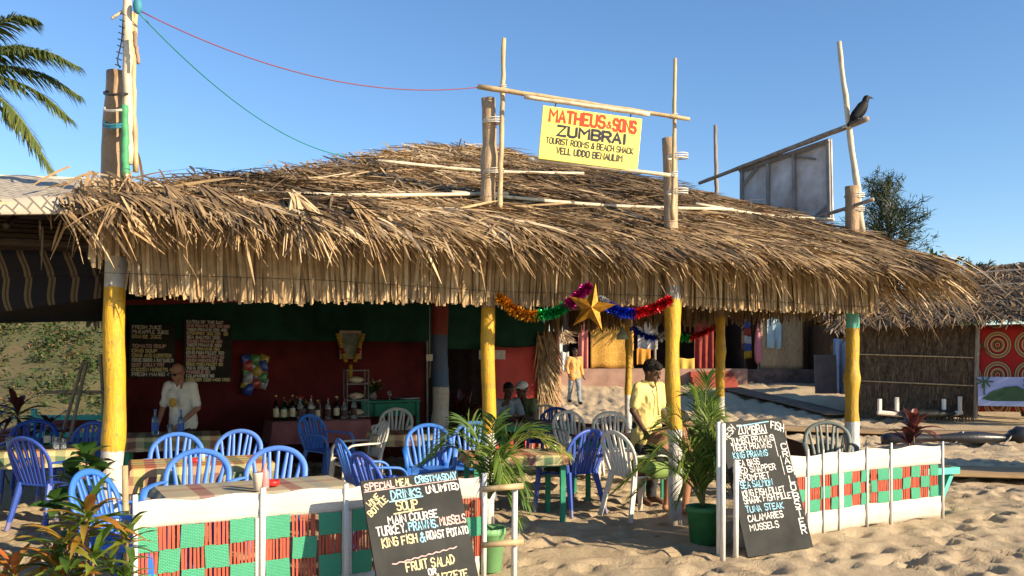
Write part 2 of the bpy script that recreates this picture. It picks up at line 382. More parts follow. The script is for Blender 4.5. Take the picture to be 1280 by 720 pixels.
tag(npmesh('sand', np.stack([X, Y, Z], -1).reshape(-1, 3), Fq, m_sand, smooth=True), kind='structure')
# overgrown bank behind the left corner
hx = np.linspace(-34, -4.6, 70); hy = np.linspace(14.5, 46, 60); HX, HYY = np.meshgrid(hx, hy)
def hz(x, y): return gz(x, y) + 4.2 * sstep(16.5, 31, y) * sstep(-4.9, -7.5, x) + .35 * vnoise(x, y, 2.2, 8) * sstep(16, 18, y) - .1
HZ = hz(HX, HYY)
hi_ = np.arange(HX.size).reshape(HX.shape)
m_bank = mat('dry grassy soil', (.11, .08, .04), .95, .5, 1.2, .6, 12, col2=(.07, .085, .03))
tag(npmesh('hill', np.stack([HX, HYY, HZ], -1).reshape(-1, 3), np.stack([hi_[:-1, :-1], hi_[:-1, 1:], hi_[1:, 1:], hi_[1:, :-1]], -1).reshape(-1, 4), m_bank, smooth=True), kind='structure')
n = 26000; kx = rng.uniform(-19, -5.5, 420); ky = rng.uniform(16.5, 31, 420); kr = rng.uniform(.25, .8, 420); ki = rng.integers(0, 420, n); ka = rng.uniform(0, 6.28, n); kd = np.sqrt(rng.random(n))
qx = kx[ki] + kr[ki] * kd * np.cos(ka); qy = ky[ki] + kr[ki] * kd * np.sin(ka); qz = hz(qx, qy) + kr[ki] * .75 * (1 - kd ** 2) * rng.random(n)
m_scrub = leafmat('scrub leaves', [(0, (.03, .05, .015)), (.45, (.05, .085, .022)), (.75, (.12, .12, .04)), (1, (.20, .12, .05))], .7, .2)
dr = np.stack([rng.normal(0, .7, n), rng.normal(-.3, .5, n), rng.uniform(.3, 1, n)], -1)
V, f, t = leaf_arrays(np.stack([qx, qy, qz], -1), dr, rng.normal(0, 1, (n, 3)), rng.uniform(.07, .22, n), rng.uniform(.03, .08, n), .3, np.clip(rng.normal(.45, .25, 420)[ki] + .05 + rng.normal(0, .15, n), 0, 1), 'lance', 2)
tag(npmesh('creeping_scrub', V, f, m_scrub, tone=t), 'low green and brown scrub covering the bank', 'scrub', kind='stuff')
# coir strips laid on the sand as paths
m_mat = mat('coir matting', (.36, .235, .115), .95, .3, 3, .5, 50); m_mat2 = mat('dark coir matting', (.19, .13, .085), .95, .4, 3, .5, 50)
def strip_path(name, pts, w, m):
    mb = MB(); P = curve_pts(pts, 14); L_ = len(P)
    def fn(u, v):
        i = min(int(u * (L_ - 1) + .5), L_ - 1); a = P[max(i - 1, 0)]; b = P[min(i + 1, L_ - 1)]; d = (b - a); q = Vector((-d.y, d.x)).normalized()
        x, y = P[i].x + q.x * (v - .5) * w, P[i].y + q.y * (v - .5) * w; return (x, y, float(gz(x, y)) + .085)
    mb.grid(fn, L_ - 1, 3); return tag(mb.build(name, m, smooth=True, solid=.02), kind='structure')
strip_path('path', [(2.2, 21.5, 0), (6, 19.6, 0), (10, 18.4, 0), (15, 17.2, 0)], 1.3, m_mat)
strip_path('path', [(7.3, 29.5, 0), (8.2, 26, 0), (8.6, 23.0, 0)], .8, m_mat2)
strip_path('path', [(4.6, 12.6, 0), (7, 12.0, 0), (11, 11.2, 0)], 1.2, m_mat)
n = 420; lx, ly = rng.uniform(-4.5, 9, n), rng.uniform(4.6, 16, n); lz = np.array([Z[np.searchsorted(gy, b_), np.searchsorted(gx, a_)] for a_, b_ in zip(lx, ly)]) + .012
la = rng.uniform(0, 6.28, n); V, f, t = leaf_arrays(np.stack([lx, ly, lz], -1), np.stack([np.cos(la), np.sin(la), rng.normal(.03, .06, n)], -1), np.array((0, 0, 1.)) + rng.normal(0, .25, (n, 3)), rng.uniform(.03, .20, n), rng.uniform(.006, .02, n), 0, np.clip(rng.normal(.5, .2, n), 0, 1), 'strap', 2)
tag(npmesh('leaf_litter', V, f, m_thatch, tone=t), 'bits of dry palm leaf and straw strewn over the sand', 'litter', kind='stuff')
# ------------------------------------------------------------------ beach buildings beyond
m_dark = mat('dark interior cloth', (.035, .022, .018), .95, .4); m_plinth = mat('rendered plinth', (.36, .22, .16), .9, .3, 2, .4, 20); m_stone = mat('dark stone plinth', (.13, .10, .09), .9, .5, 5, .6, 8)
m_redstep = mat('red oxide steps', (.36, .075, .05), .8, .25, 3); m_reed = mat('split reed matting', (.44, .32, .18), .9, .4, 6, .5, 30, stretch=(9, 9, 1))
m_darkreed = mat('dark palm walling', (.085, .055, .032), .95, .5, 5, .6, 20, stretch=(9, 9, 1.5))
m_orange = mat('orange cloth', (.60, .25, .035), .85, .2, 4, .2, 30); m_pale = mat('pale cloth', (.55, .53, .50), .85, .15, 4); m_pinkcl = mat('pink cloth', (.55, .19, .16), .85, .2, 4); m_redcl = mat('red cloth', (.24, .04, .03), .85, .3, 5)
m_lbcl = mat('light blue cloth', (.42, .58, .62), .85, .15, 4); m_yel = mat('yellow cloth', (.62, .42, .08), .85, .2, 4)
def batik():
    m, t, b, N, L = nodes('yellow batik mat'); setp(b, .9, .1); v = objco(N)
    vo = N.new('ShaderNodeTexVoronoi'); vo.inputs['Scale'].default_value = 9; L.new(v, vo.inputs['Vector'])
    L.new(ramp(N, L, vo.outputs['Distance'], [(.2, (.40, .20, .04)), (.45, (.62, .38, .09)), (.6, (.50, .27, .06))]), b.inputs['Base Color']); return m
m_batik = batik()
def mandala():
    m, t, b, N, L = nodes('red mandala cloth'); setp(b, .9, .1); v = objco(N)
    sp = N.new('ShaderNodeSeparateXYZ'); L.new(v, sp.inputs[0]); cell = .66
    fx = math_(N, L, 'SUBTRACT', math_(N, L, 'FRACT', math_(N, L, 'ADD', math_(N, L, 'DIVIDE', sp.outputs[0], cell), 10.0)), .5)
    fz = math_(N, L, 'SUBTRACT', math_(N, L, 'FRACT', math_(N, L, 'ADD', math_(N, L, 'DIVIDE', sp.outputs[2], cell * 1.12), 10.16)), .5)
    r = math_(N, L, 'SQRT', math_(N, L, 'ADD', math_(N, L, 'MULTIPLY', fx, fx), math_(N, L, 'MULTIPLY', fz, fz)))
    red, cr, br, dk = (.42, .03, .025), (.50, .36, .20), (.30, .13, .05), (.06, .03, .02)
    L.new(ramp(N, L, math_(N, L, 'MULTIPLY', r, 1.6), [(0, red), (.09, cr), (.13, dk), (.2, br), (.3, cr), (.36, red), (.44, dk), (.5, cr), (.56, br), (.66, cr), (.71, dk), (.75, red)], 'CONSTANT'), b.inputs['Base Color']); return m
m_mandala = mandala()
def cloth_sheet(name, w, h, m, parent=None, loc=(0, 0, 0), fold=.04, nf=5, th=.008, taper=1.0, rz=0, seed=0):
    """hanging cloth: width along x, hangs down from z=0"""
    mb = MB(); ph = seed * 1.7
    def fn(u, v): k = 1 - (1 - taper) * v; return ((u - .5) * w * k, fold * math.sin(u * nf * 6.28 + ph) * (.3 + v) + .3 * fold * math.sin(3 * v + u * 9 + ph), -v * h + .02 * math.sin(u * 7 + ph))
    mb.grid(fn, 24, 10); o = mb.build(name, m, parent, smooth=True, loc=loc, solid=th); o.rotation_euler.z = rz; return o
def slope_leaves(A, B, Ctop, Dtop, n, L, W, tone0, spread=.5, seed=1, lift=.05, droop=.1, skew=0.0):
    """loose thatch leaves over the quad eave A-B, ridge D-C"""
    r = np.random.default_rng(seed); A, B, Ctop, Dtop = [np.array(q, float) for q in (A, B, Ctop, Dtop)]
    u, v = r.random(n), r.random(n); base = (A[None] * (1 - u)[:, None] + B[None] * u[:, None]) * (1 - v)[:, None] + (Dtop[None] * (1 - u)[:, None] + Ctop[None] * u[:, None]) * v[:, None]
    ea = unit(B - A); dn = (A + B) / 2 - (Ctop + Dtop) / 2; nr = unit(np.cross(ea, -dn)); nr = nr if nr[2] > 0 else -nr; dn = unit(dn - ea * (dn @ ea))
    an = r.normal(skew, spread, n); dr = dn[None] * np.cos(an)[:, None] + ea[None] * np.sin(an)[:, None] + nr[None] * r.normal(lift, lift, n)[:, None]
    return leaf_arrays(base + nr[None] * r.uniform(.06, .13, n)[:, None], dr, nr[None] + r.normal(0, .35, (n, 3)), r.uniform(.6, 1.2, n) * L, r.uniform(.6, 1.3, n) * W, droop, np.clip(tone0 + r.normal(0, .17, n), 0, 1))
# thatched hut at the right
zb = .30
hut = thing('thatched_hut', 'low thatched hut with dark palm walls and a red mandala cloth at its right end', 'hut', (0, 0, 0))
hA, hB = np.array((8.6, 23.0, 2.62 + zb - .3)), np.array((17.5, 23.0, 2.45 + zb)); hC, hD = np.array((17.5, 27.2, 4.51)), np.array((11.9, 26.76, 4.21)); hE = np.array((11.0, 29.5, 2.7))
def quads(name, polys, m, parent): 
    mb = MB()
    for p in polys: mb.add(p, [tuple(range(len(p)))])
    return mb.build(name, m, parent, solid=.12)
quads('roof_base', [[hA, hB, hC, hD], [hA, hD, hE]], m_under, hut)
lv = [slope_leaves(hA - (.15, .25, .04), hB - (0, .25, .04), hC, hD, 11000, .75, .042, .38, .5, 3, .025, .08, .25), slope_leaves(hE, hA, hD, hD, 1500, .7, .05, .38, .5, 4, .025)]
hr = npmesh('thatch_roof', *[join_arrays(lv)[i] for i in (0, 1)], m_thatch, hut, tone=join_arrays(lv)[2] * .9)
mb = MB()
for v in (.18, .5, .8):
    a, b = hA * (1 - v) + hD * v, hB * (1 - v) + hC * v; mb.tube([a + (.1, -.05, .13), b + (0, -.05, .13)], .03, 6)
mb.build('roof_batten', m_grey_log, hut)
mb = MB(); mb.box((10.45, 23.35, 1.35), (2.8, .12, 2.3)); mb.box((9.95, 25.6, 1.4), (.12, 4.9, 2.4), Euler((0, 0, R(-22)))); mb.build('palm_wall', m_darkreed, hut)
r_ = np.random.default_rng(4); nn = 2600; bx = r_.uniform(9.0, 11.8, nn); bz = r_.uniform(.7, 2.6, nn)
V, f, t = leaf_arrays(np.stack([bx, np.full(nn, 23.26), bz], -1), np.stack([r_.normal(-.1, .25, nn), np.full(nn, -.03), np.full(nn, -1.)], -1), (0, -1, 0), r_.uniform(.4, .9, nn), .04, 0, np.clip(r_.normal(.16, .1, nn), 0, 1))
npmesh('palm_leaf_cladding', V, f, m_thatch, hut, tone=t)
mb = MB()
for z in (1.05, 1.75): mb.tube([(9.0, 23.2, z + .05), (10.4, 23.2, z), (11.8, 23.2, z - .05)], .018, 6)
mb.build('wall_lath', m_bamboo, hut)
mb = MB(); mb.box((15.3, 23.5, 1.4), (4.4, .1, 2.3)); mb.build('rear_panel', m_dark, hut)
for x in (11.85, 14.4, 16.4):
    MB().tube([(x, 22.95, .2), (x + .05, 22.95, 2.45)], .05, 8).build('post', m_grey_log, hut)
cl = cloth_sheet('mandala_cloth', 4.2, 2.15, m_mandala, loc=(13.98, 23.3, 2.5), fold=.03, nf=3); tag(cl, 'red cloth printed with cream and brown mandala circles on the hut', 'cloth')
HP = Matrix.Translation((9.0, 23.2, 0)) @ Matrix.Rotation(R(-28), 4, 'Z') @ Matrix.Translation((-9.0, -23.2, 0))
hut.matrix_world = HP
bpy.context.view_layer.update(); cl.matrix_world = HP @ cl.matrix_world
# painted board of an island, in front of the mandala cloth
def painting():
    m, t, b, N, L = nodes('painted sea and sky'); setp(b, .8, .2); v = objco(N); sp = N.new('ShaderNodeSeparateXYZ'); L.new(v, sp.inputs[0])
    h = math_(N, L, 'ADD', sp.outputs[2], math_(N, L, 'MULTIPLY', noise(N, L, v, 4), .08))
    L.new(ramp(N, L, math_(N, L, 'ADD', h, .5), [(.1, (.10, .25, .12)), (.3, (.14, .30, .20)), (.34, (.16, .30, .46)), (.5, (.42, .50, .62)), (.7, (.36, .40, .62))]), b.inputs['Base Color']); return m
pb = thing('painted_board', 'board painted with palm trees on an island, leaning at the hut front', 'painting', HP @ Vector((13.2, 22.75, .5)), R(-24))
MB().box((0, 0, .38), (2.6, .05, .70), Euler((R(-6), 0, 0))).build('panel', painting(), pb, loc=(0, 0, 0))
mb = MB(); m_pg = mat('painted dark green', (.05, .10, .05), .9)
mb.add([(x - .62, -.05, z) for x, z in ((-.6, .2), (-.4, .38), (-.1, .5), (.15, .52), (.4, .38), (.75, .22), (.5, .16), (-.4, .15))], [tuple(range(8))])
for k, (px_, pz, hh) in enumerate(((-.55, .3, .32), (.45, .3, .3), (.8, .2, .3))):
    px_ -= .62; mb.box((px_, -.05 - .001 * k, pz + hh / 2), (.03, .004, hh))
    for q in range(7): a = q * .9; mb.box((px_ + .1 * math.cos(a), -.056 - .001 * q, pz + hh + .06 * math.sin(a)), (.2, .003, .035), Euler((0, -a, 0)))
mb.build('painted_island', m_pg, pb)
# terrace with the shacks beyond
TY = 31.0
ter = thing('stone_terrace', 'low pinkish terrace plinth with red steps behind the sand slope', 'terrace', (0, 0, 0))
MB().box((4.6, 34, .85), (7.4, 6, 1.0)).build('plinth', m_plinth, ter); MB().box((10.3, 34.3, .85), (4.0, 6, .95)).build('stone_plinth', m_stone, ter)
for k in range(4): MB().box((7.0, TY - .1 - .28 * k, 1.15 - .18 * k), (1.5, .32, .2)).build('step', m_redstep, ter)
def shack(name, label, x0, x1, y, z0, h, wallm, roofm, seed):
    t = thing(name, label, 'shack', ((x0 + x1) / 2, y, z0)); w = x1 - x0
    MB().box((0, 2.2, h / 2), (w, .12, h)).build('rear_wall', wallm, t)
    for sx in (-1, 1): MB().box((sx * w / 2, 1.1, h / 2), (.1, 2.3, h)).build('side_wall', wallm, t)
    for k in range(int(w / 1.3) + 1):
        MB().tube([(-w / 2 + k * w / int(w / 1.3), 0, 0), (-w / 2 + k * w / int(w / 1.3), 0, h)], .05, 7).build('post', m_bamboo_pale if k % 2 else m_grey_log, t)
    MB().add([(-w / 2 - .3, -.7, h - .15), (w / 2 + .3, -.7, h - .15), (w / 2 + .3, 2.6, h + 1.3), (-w / 2 - .3, 2.6, h + 1.3)], [(0, 1, 2, 3)]).build('roof_base', m_under, t, solid=.08)
    V, f, q = slope_leaves((-w / 2 - .3, -.85, h - .2), (w / 2 + .3, -.85, h - .2), (w / 2 + .3, 2.6, h + 1.35), (-w / 2 - .3, 2.6, h + 1.35), int(w * 500), .7, .06, .45, .5, seed); npmesh('thatch_roof', V, f, roofm, t, tone=q)
    return t
zt = 1.35
shA = shack('beach_shack', 'thatched shack with yellow batik mat on the terrace behind the walking man', 2.0, 8.3, TY + .7, zt, 2.3, m_dark, m_thatch, 21)
shB = shack('beach_shack', 'thatched shack with reed walls behind the folded pink parasol', 8.5, 12.3, TY + 1.2, zt - .05, 2.4, m_reed, m_thatch, 22)
shC = shack('beach_shack', 'dark reed shack between the terrace and the mandala hut', 10.9, 13.7, TY - 1, .6, 2.3, m_darkreed, m_thatch_grey, 23)
def hung(name, label, cat, px0, px1, py0, py1, D, m, fold=.03, nf=3, taper=1, seed=0):
    a, b = at(px0, py0, D), at(px1, py1, D); return tag(cloth_sheet(name, b.x - a.x, a.z - b.z, m, loc=((a.x + b.x) / 2, D, a.z), fold=fold, nf=nf, taper=taper, seed=seed), label, cat)
hung('batik_mat', 'yellow batik mat hung between poles of the terrace shack', 'mat', 738, 792, 392, 460, TY + .6, m_batik, .02, 2)
hung('hanging_cloth', 'pink cloth hung as a curtain beside the yellow batik mat', 'cloth', 723, 735, 400, 462, TY + .4, m_pinkcl, .05, 2)
hung('hanging_shirt', 'white shirt hung out to dry behind the walking man', 'shirt', 699, 711, 440, 464, TY - .3, m_pale, .05, 2)
hung('hanging_cloth', 'orange cloth hung low in the terrace shack right of the rear yellow post', 'cloth', 796, 813, 436, 456, TY + .5, m_orange, .03, 2)
hung('hanging_cloth', 'pale grey sheet hung above the orange cloth', 'cloth', 797, 822, 402, 437, TY + .9, m_pale, .03, 2)
hung('hanging_cloth', 'red and brown tapestry hung in the shack above the red steps', 'cloth', 868, 892, 400, 464, TY + .6, m_redcl, .05, 3)
hung('hanging_cloth', 'cream cloth hung low left of the red tapestry', 'cloth', 845, 868, 448, 466, TY + .55, m_yel, .03, 2)
hung('door_curtain', 'light blue curtain hung in the reed shack doorway', 'curtain', 959, 977, 398, 436, TY + .42, m_lbcl, .05, 2)
hung('reed_screen', 'plain reed screen standing right of the light blue curtain', 'screen', 950, 1004, 392, 462, TY + .5, m_reed, .02, 2)
hung('hanging_cloth', 'white and blue cloth hung on the dark shack beside the grey board', 'cloth', 1042, 1058, 424, 492, 26, mat('white blue cloth', (.42, .48, .58), .85, .3, 3), .06, 2)
tw = thing('towel_rail', 'striped blue red and yellow towels hung in one column at the reed shack', 'towels', at(932, 448, TY + .9))
for k, cc in enumerate([(.55, .5, .45), (.10, .14, .40), (.45, .07, .05), (.60, .58, .55), (.08, .12, .35), (.62, .35, .03)]):
    cloth_sheet('towel', .34 + .02 * k, .27, mat('towel colour', cc, .9, .15), tw, loc=(0, -.01 * k, 1.62 - .27 * k), fold=.02, nf=2, seed=k)
um = thing('folded_parasol', 'folded pink beach parasol standing in front of the reed shack', 'parasol', at(948, 466, TY + .6))
MB().tube([(0, 0, 0), (0, 0, 2.0)], .02, 7).build('pole', m_white, um); MB().lathe([(.03, .25), (.13, .45), (.15, .9), (.11, 1.4), (.03, 1.85)], n=9).build('folded_canopy', mat('pink parasol cloth', (.62, .22, .26), .8, .25, 8), um, smooth=True)
gb = thing('grey_board', 'grey board standing upright left of the white and blue cloth', 'board', at(1032, 492, 25)); MB().box((0, 0, .55), (.62, .04, 1.1), Euler((R(-5), 0, 0))).build('panel', mat('grey board', (.17, .14, .13), .85, .3, 3), gb); MB().box((0, .12, .3), (.06, .2, .6)).build('prop', m_wood, gb)
mb = MB(); V, f, t = slope_leaves(at(694, 428, TY - .8) + Vector((0, 0, 0)), at(712, 428, TY - .8), at(710, 416, TY), at(697, 416, TY), 240, .4, .05, .65, .6, 9); tag(npmesh('thatch_bundle', V, f, m_thatch, tone=t), 'small sheaf of pale thatch jutting above the white shirt', 'thatch')
# upturned white sunbed frames by the hut wall
sb = thing('sunbed_frame', 'white plastic sunbed frame lying upturned by the dark hut wall', 'sunbed', (10.2, 21.9, .25))
for (sx, z) in ((-1.05, .42), (-.62, .46), (.55, .42), (.95, .48)):
    MB().tube([(sx, 0, .05), (sx, 0, z)], .055, 6).build('leg', m_wplas, sb)
MB().tube([(-1.1, 0, .08), (-.4, 0, .02), (-.2, .0, .0)], .06, 6).build('side_rail', m_wplas, sb); MB().tube([(1.0, 0, .08), (.5, 0, .02), (.3, 0, .0)], .06, 6).build('side_rail', m_wplas, sb); MB().sphere((.1, 0, .06), (.8, .3, .12)).build('tarpaulin', m_black, sb, smooth=True)
# long black bundle on the sand at the right
bt = thing('black_pipe', 'long black wrapped pipe lying on the sand at the right', 'pipe', gp(1210, 16.8))
MB().tube(curve_pts([(-1.6, .1, .1), (-.5, 0, .14), (.7, .05, .13), (1.0, 0, .2), (2.2, -.1, .24)], 26), [.1 + .03 * math.sin(i * .8) + .06 * (i > 18) for i in range(27)], 9).build('wrapping', mat('black plastic sheet', (.02, .02, .022), .35, .3, 4, .5, 12, spec=.5), bt, smooth=True)
mb = MB()
for x in (-1.1, -.2, .75): mb.tube([(x + .12 * math.sin(a * .63), .05 + .13 * math.cos(a * .628), .13 + .13 * math.sin(a * .628)) for a in range(11)], .012, 5)
mb.build('binding', m_ropew, bt)
lg = MB().tube(curve_pts([gp(1095, 11.6) + Vector((0, 0, .36)), gp(1130, 12.2) + Vector((0, 0, .38)), gp(1158, 12.8) + Vector((0, 0, .36))], 10), [.05, .08, .1, .1, .09, .09, .1, .1, .08, .06, .03], 8).build('black_bag', m_black, smooth=True); tag(lg, 'rolled black bag behind the dark red plant', 'bag'); 
# ------------------------------------------------------------------ the thatched restaurant shack (own frame: s along the front, t into it)
SO, SA = Vector((-3.13, 6.9, 0)), math.atan2(.431, .902)
es, et = Vector((math.cos(SA), math.sin(SA), 0)), Vector((-math.sin(SA), math.cos(SA), 0))
def W(s, t, z=0): return SO + es * s + et * t + Vector((0, 0, z))
def st(p): d = Vector(p) - SO; return d.dot(es), d.dot(et)
sh = thing('restaurant_shack', 'open thatched beach restaurant on yellow and white painted posts', 'restaurant', SO, SA)
yel, wht = (.60, .345, .022), (.66, .62, .55)
def bandmat(name, bands, var=.12):
    """bands: (upper z, colour) from the ground up"""
    m, t, b, N, L = nodes(name); setp(b, .5, .35); v = objco(N); sp = N.new('ShaderNodeSeparateXYZ'); L.new(v, sp.inputs[0])
    z = math_(N, L, 'ADD', sp.outputs[2], math_(N, L, 'MULTIPLY', math_(N, L, 'SUBTRACT', noise(N, L, v, 14), .5), .05))
    c = bands[-1][1]
    for z1, col in bands[-2::-1]: c = mixc(N, L, math_(N, L, 'LESS_THAN', z, z1), c, col)
    n_ = noise(N, L, v, 7, 6, .7); c = mixc(N, L, ramp(N, L, n_, [(.45, (0, 0, 0)), (.72, (.45, .45, .45))]), c, (.16, .10, .05)); L.new(c, b.inputs['Base Color'])
    c = mixc(N, L, ramp(N, L, math_(N, L, 'ADD', z, math_(N, L, 'MULTIPLY', noise(N, L, v, 9, 6, .7), .35)), [(.18, (.75, .75, .75)), (.45, (0, 0, 0))]), c, (.30, .22, .14))
    c = mixc(N, L, ramp(N, L, noise(N, L, v, 24, 3, .5), [(.66, (0, 0, 0)), (.69, (.8, .8, .8))]), c, (.20, .14, .08)); L.new(c, b.inputs['Base Color'])
    mp = N.new('ShaderNodeMapping'); mp.inputs['Scale'].default_value = (3, 3, .6); L.new(v, mp.inputs[0]); bumpn(N, L, b, noise(N, L, mp.outputs[0], 16, 5), .5, .02)
    return m
logc = (.34, .22, .12)
def post(s, t, z1, r0, r1, bands, lean=(0, 0), seed=0, knots=5, z0=-.25):
    rr = random.Random(seed); n = 40; pts, rs = [], []; kn = [rr.uniform(.1, .9) for _ in range(knots)]
    for i in range(n + 1):
        u = i / n; w = .012 * math.sin(5 * u * z1 + seed) + .008 * math.sin(11 * u + seed * 2)
        pts.append((s + lean[0] * u + w, t + lean[1] * u + .6 * w, z0 + (z1 - z0) * u)); rs.append((r0 + (r1 - r0) * u) * (1 + .16 * sum(math.exp(-((u - k) * 45) ** 2) for k in kn) + .03 * rr.uniform(-1, 1)))
    return MB().tube(pts, rs, 12).build('post', bandmat('painted post', bands), sh, smooth=True)
post(0, 0, 3.88, .080, .082, [(.9, wht), (2.18, yel), (2.42, (.5, .5, .47)), (5, logc)], (.02, .02), 1, 4)
post(3.22, 0, 4.08, .066, .066, [(.92, wht), (2.1, yel), (5, (.40, .28, .16))], (0, 0), 2, 6)
post(5.03, -.47, 3.83, .066, .072, [(.93, (.60, .58, .54)), (2.22, yel), (2.35, (.3, .3, .28)), (5, (.42, .30, .18))], (.03, .15), 3, 5)
post(7.88, 0, 3.65, .072, .082, [(.9, (.58, .60, .60)), (1.99, (.52, .31, .025)), (2.2, (.12, .50, .38)), (5, logc)], (0, 0), 4, 6)
post(7.58, 2.02, 2.6, .062, .06, [(1.12, wht), (2.2, yel), (3, logc)], (0, 0), 5, 5)
post(7.78, 4.6, 2.6, .055, .052, [(1.05, (.55, .56, .55)), (2.2, (.50, .30, .03)), (3, logc)], (0, 0), 6, 3)
post(7.75, 6.9, 2.6, .05, .045, [(2.1, (.50, .22, .16)), (3, logc)], (-.05, 0), 7, 3)
p_ = at(550, 452, 13.2); s_, t_ = st((p_.x, p_.y, 0)); post(s_, t_, 3.2, .125, .125, [(1.22, (.48, .44, .37)), (2.0, (.05, .10, .20)), (2.7, (.22, .03, .02)), (4, (.1, .06, .04))], (0, 0), 8, 3)
# roof planes
A_, B_, D_, E_, P_ = [np.array(q, float) for q in ((-.35, -.74, 2.66), (8.45, -.80, 2.60), (8.5, 7.8, 2.72), (-.35, 7.8, 2.8), (4.45, 3.6, 4.50))]
BUL = {2.66: -.07, 2.6: .10, 2.72: .08, 2.8: -.05}
def roofpt(a, b, u, v): p = (a * (1 - u) + b * u) * (1 - v) + P_ * v; return p + np.array((0, 0, (BUL[round(float(a[2]), 2)] * (1 - u) + BUL[round(float(b[2]), 2)] * u) * math.sin(math.pi * v) + .03 * math.sin(u * 21) * (1 - v)))
mb = MB()
for a, b in ((A_, B_), (B_, D_), (D_, E_), (E_, A_)): mb.grid(lambda u, v: roofpt(a, b, u, v), 24, 12)
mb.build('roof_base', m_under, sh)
def fronds(a, b, n, seed, skew, vr=(0, 1), tone=.55, LL=1.0, nl=26, edge=False, lift=.03):
    """palm fronds laid on one roof plane, each of many leaflets"""
    r = np.random.default_rng(seed); out = []
    ea = unit(b - a); mid = (a + b) / 2; dn0 = mid - P_; dn = unit(dn0 - ea * (dn0 @ ea)); nr = np.cross(ea, -dn); nr = nr if nr[2] > 0 else -nr
    for k in range(n):
        v = vr[0] + (vr[1] - vr[0]) * (1 - math.sqrt(1 - r.random() * .985) if not edge else r.random()); u = r.random()
        o = roofpt(a, b, u, v) + nr * r.uniform(.0, .07); ph = r.normal(skew, .42)
        ad = dn * math.cos(ph) + ea * math.sin(ph); sd = np.cross(nr, ad); Lr = r.uniform(.5, 1.2) * LL; o = o - ad * Lr * .5; ft = np.clip(r.normal(tone - .16 * math.exp(-((v - .42) / .28) ** 2), .17) + .75 * float(vnoise(np.array(o[0] * 1.0 + 20), np.array(o[1] * 1.6 + 20), 1.1, 77)), .03, .99)
        uu = np.linspace(0, 1, nl); sg = np.where(np.arange(nl) % 2, 1, -1); th = np.radians(58 - 42 * uu) * r.uniform(.6, 1.1)
        dr = ad[None] * np.cos(th)[:, None] + sd[None] * (sg * np.sin(th))[:, None] + dn[None] * .22 + nr[None] * r.normal(lift, .045, nl)[:, None] + r.normal(0, .07, (nl, 3))
        out.append(leaf_arrays(o[None] + ad[None] * (uu * Lr)[:, None] + nr[None] * r.uniform(0, .05, nl)[:, None], dr, nr[None] + sd[None] * (sg * .5)[:, None] + r.normal(0, .3, (nl, 3)), r.uniform(.28, .62, nl) * LL, r.uniform(.010, .026, nl), r.uniform(.0, .14, nl) + (.12 if edge else 0), np.clip(ft + r.normal(0, .12, nl), 0, 1)))
    return out
lv = fronds(A_, B_, 1600, 31, 1.0, (.07, 1), .56) + fronds(A_, B_, 330, 32, .95, (.02, .09), .55, .62, 30, True, .01) + fronds(B_, D_, 430, 33, -.4) + fronds(B_, D_, 150, 34, -.2, (0, .05), .6, .8, 22, True)
lv += fronds(E_, A_, 60, 35, .2, (.3, .9), .5, .8, 22, False, .0)
lv += fronds(A_, B_, 60, 37, .6, (.8, .98), .75, .8) + fronds(B_, D_, 40, 38, -.3, (.8, .98), .7, .8)
V, f, t = join_arrays(lv)
npmesh('thatch_roof', V, f, m_thatch, sh, tone=t)
# broad pale fan clumps slumped over the front edge
def fan(o, ad, n, Lr, sp, tone, seed, droop=.35, w=.03):
    r = np.random.default_rng(seed); ad = np.array(ad, float); nr = unit(np.array((0, -.45, .9)) - ad * (np.array((0, -.45, .9)) @ unit(ad))); sd = np.cross(nr, unit(ad)); an = np.linspace(-sp, sp, n) + r.normal(0, .04, n)
    dr = unit(ad)[None] * np.cos(an)[:, None] + sd[None] * np.sin(an)[:, None] + r.normal(0, .05, (n, 3)); 
    return leaf_arrays(np.array(o, float)[None] + r.normal(0, .012, (n, 3)), dr, nr[None] + r.normal(0, .25, (n, 3)), r.uniform(.75, 1.05, n) * Lr, w, r.uniform(.5, 1.2, n) * droop, np.clip(tone + r.normal(0, .08, n), 0, 1), 'strap', 5)
fl = []
for s0, z0, an, Lr, tn, n in ((1.28, 3.02, .25, .62, .85, 34), (1.75, 2.98, .5, .6, .62, 28), (2.3, 2.93, .6, .55, .8, 22), (.9, 2.95, -.25, .5, .72, 22), (.35, 3.0, .55, .55, .45, 24), (.6, 3.02, .75, .55, .38, 26), (3.0, 2.9, .6, .55, .5, 20), (4.1, 2.86, .75, .55, .42, 20), (5.6, 2.85, .8, .5, .5, 18), (6.7, 2.82, .8, .5, .6, 18)):
    fl.append(fan((s0, -.56, z0 - .10), (math.sin(an), -.62, -.55 * math.cos(an)), int(n * 1.7), Lr * .92, .55, tn, int(s0 * 97) + 300, .35, .02))
r = np.random.default_rng(44); n = 620; s0 = r.uniform(-.4, 8.3, n)
fl.append(leaf_arrays(np.stack([s0, r.uniform(-.75, -.6, n), r.uniform(2.56, 2.78, n)], -1), np.stack([r.normal(.55, .4, n), r.uniform(-.55, -.1, n), r.uniform(-.8, -.25, n)], -1), r.normal(0, 1, (n, 3)), r.uniform(.15, .38, n), r.uniform(.012, .028, n), r.uniform(.1, .4, n), np.clip(r.normal(.62, .2, n), 0, 1), 'strap', 4))
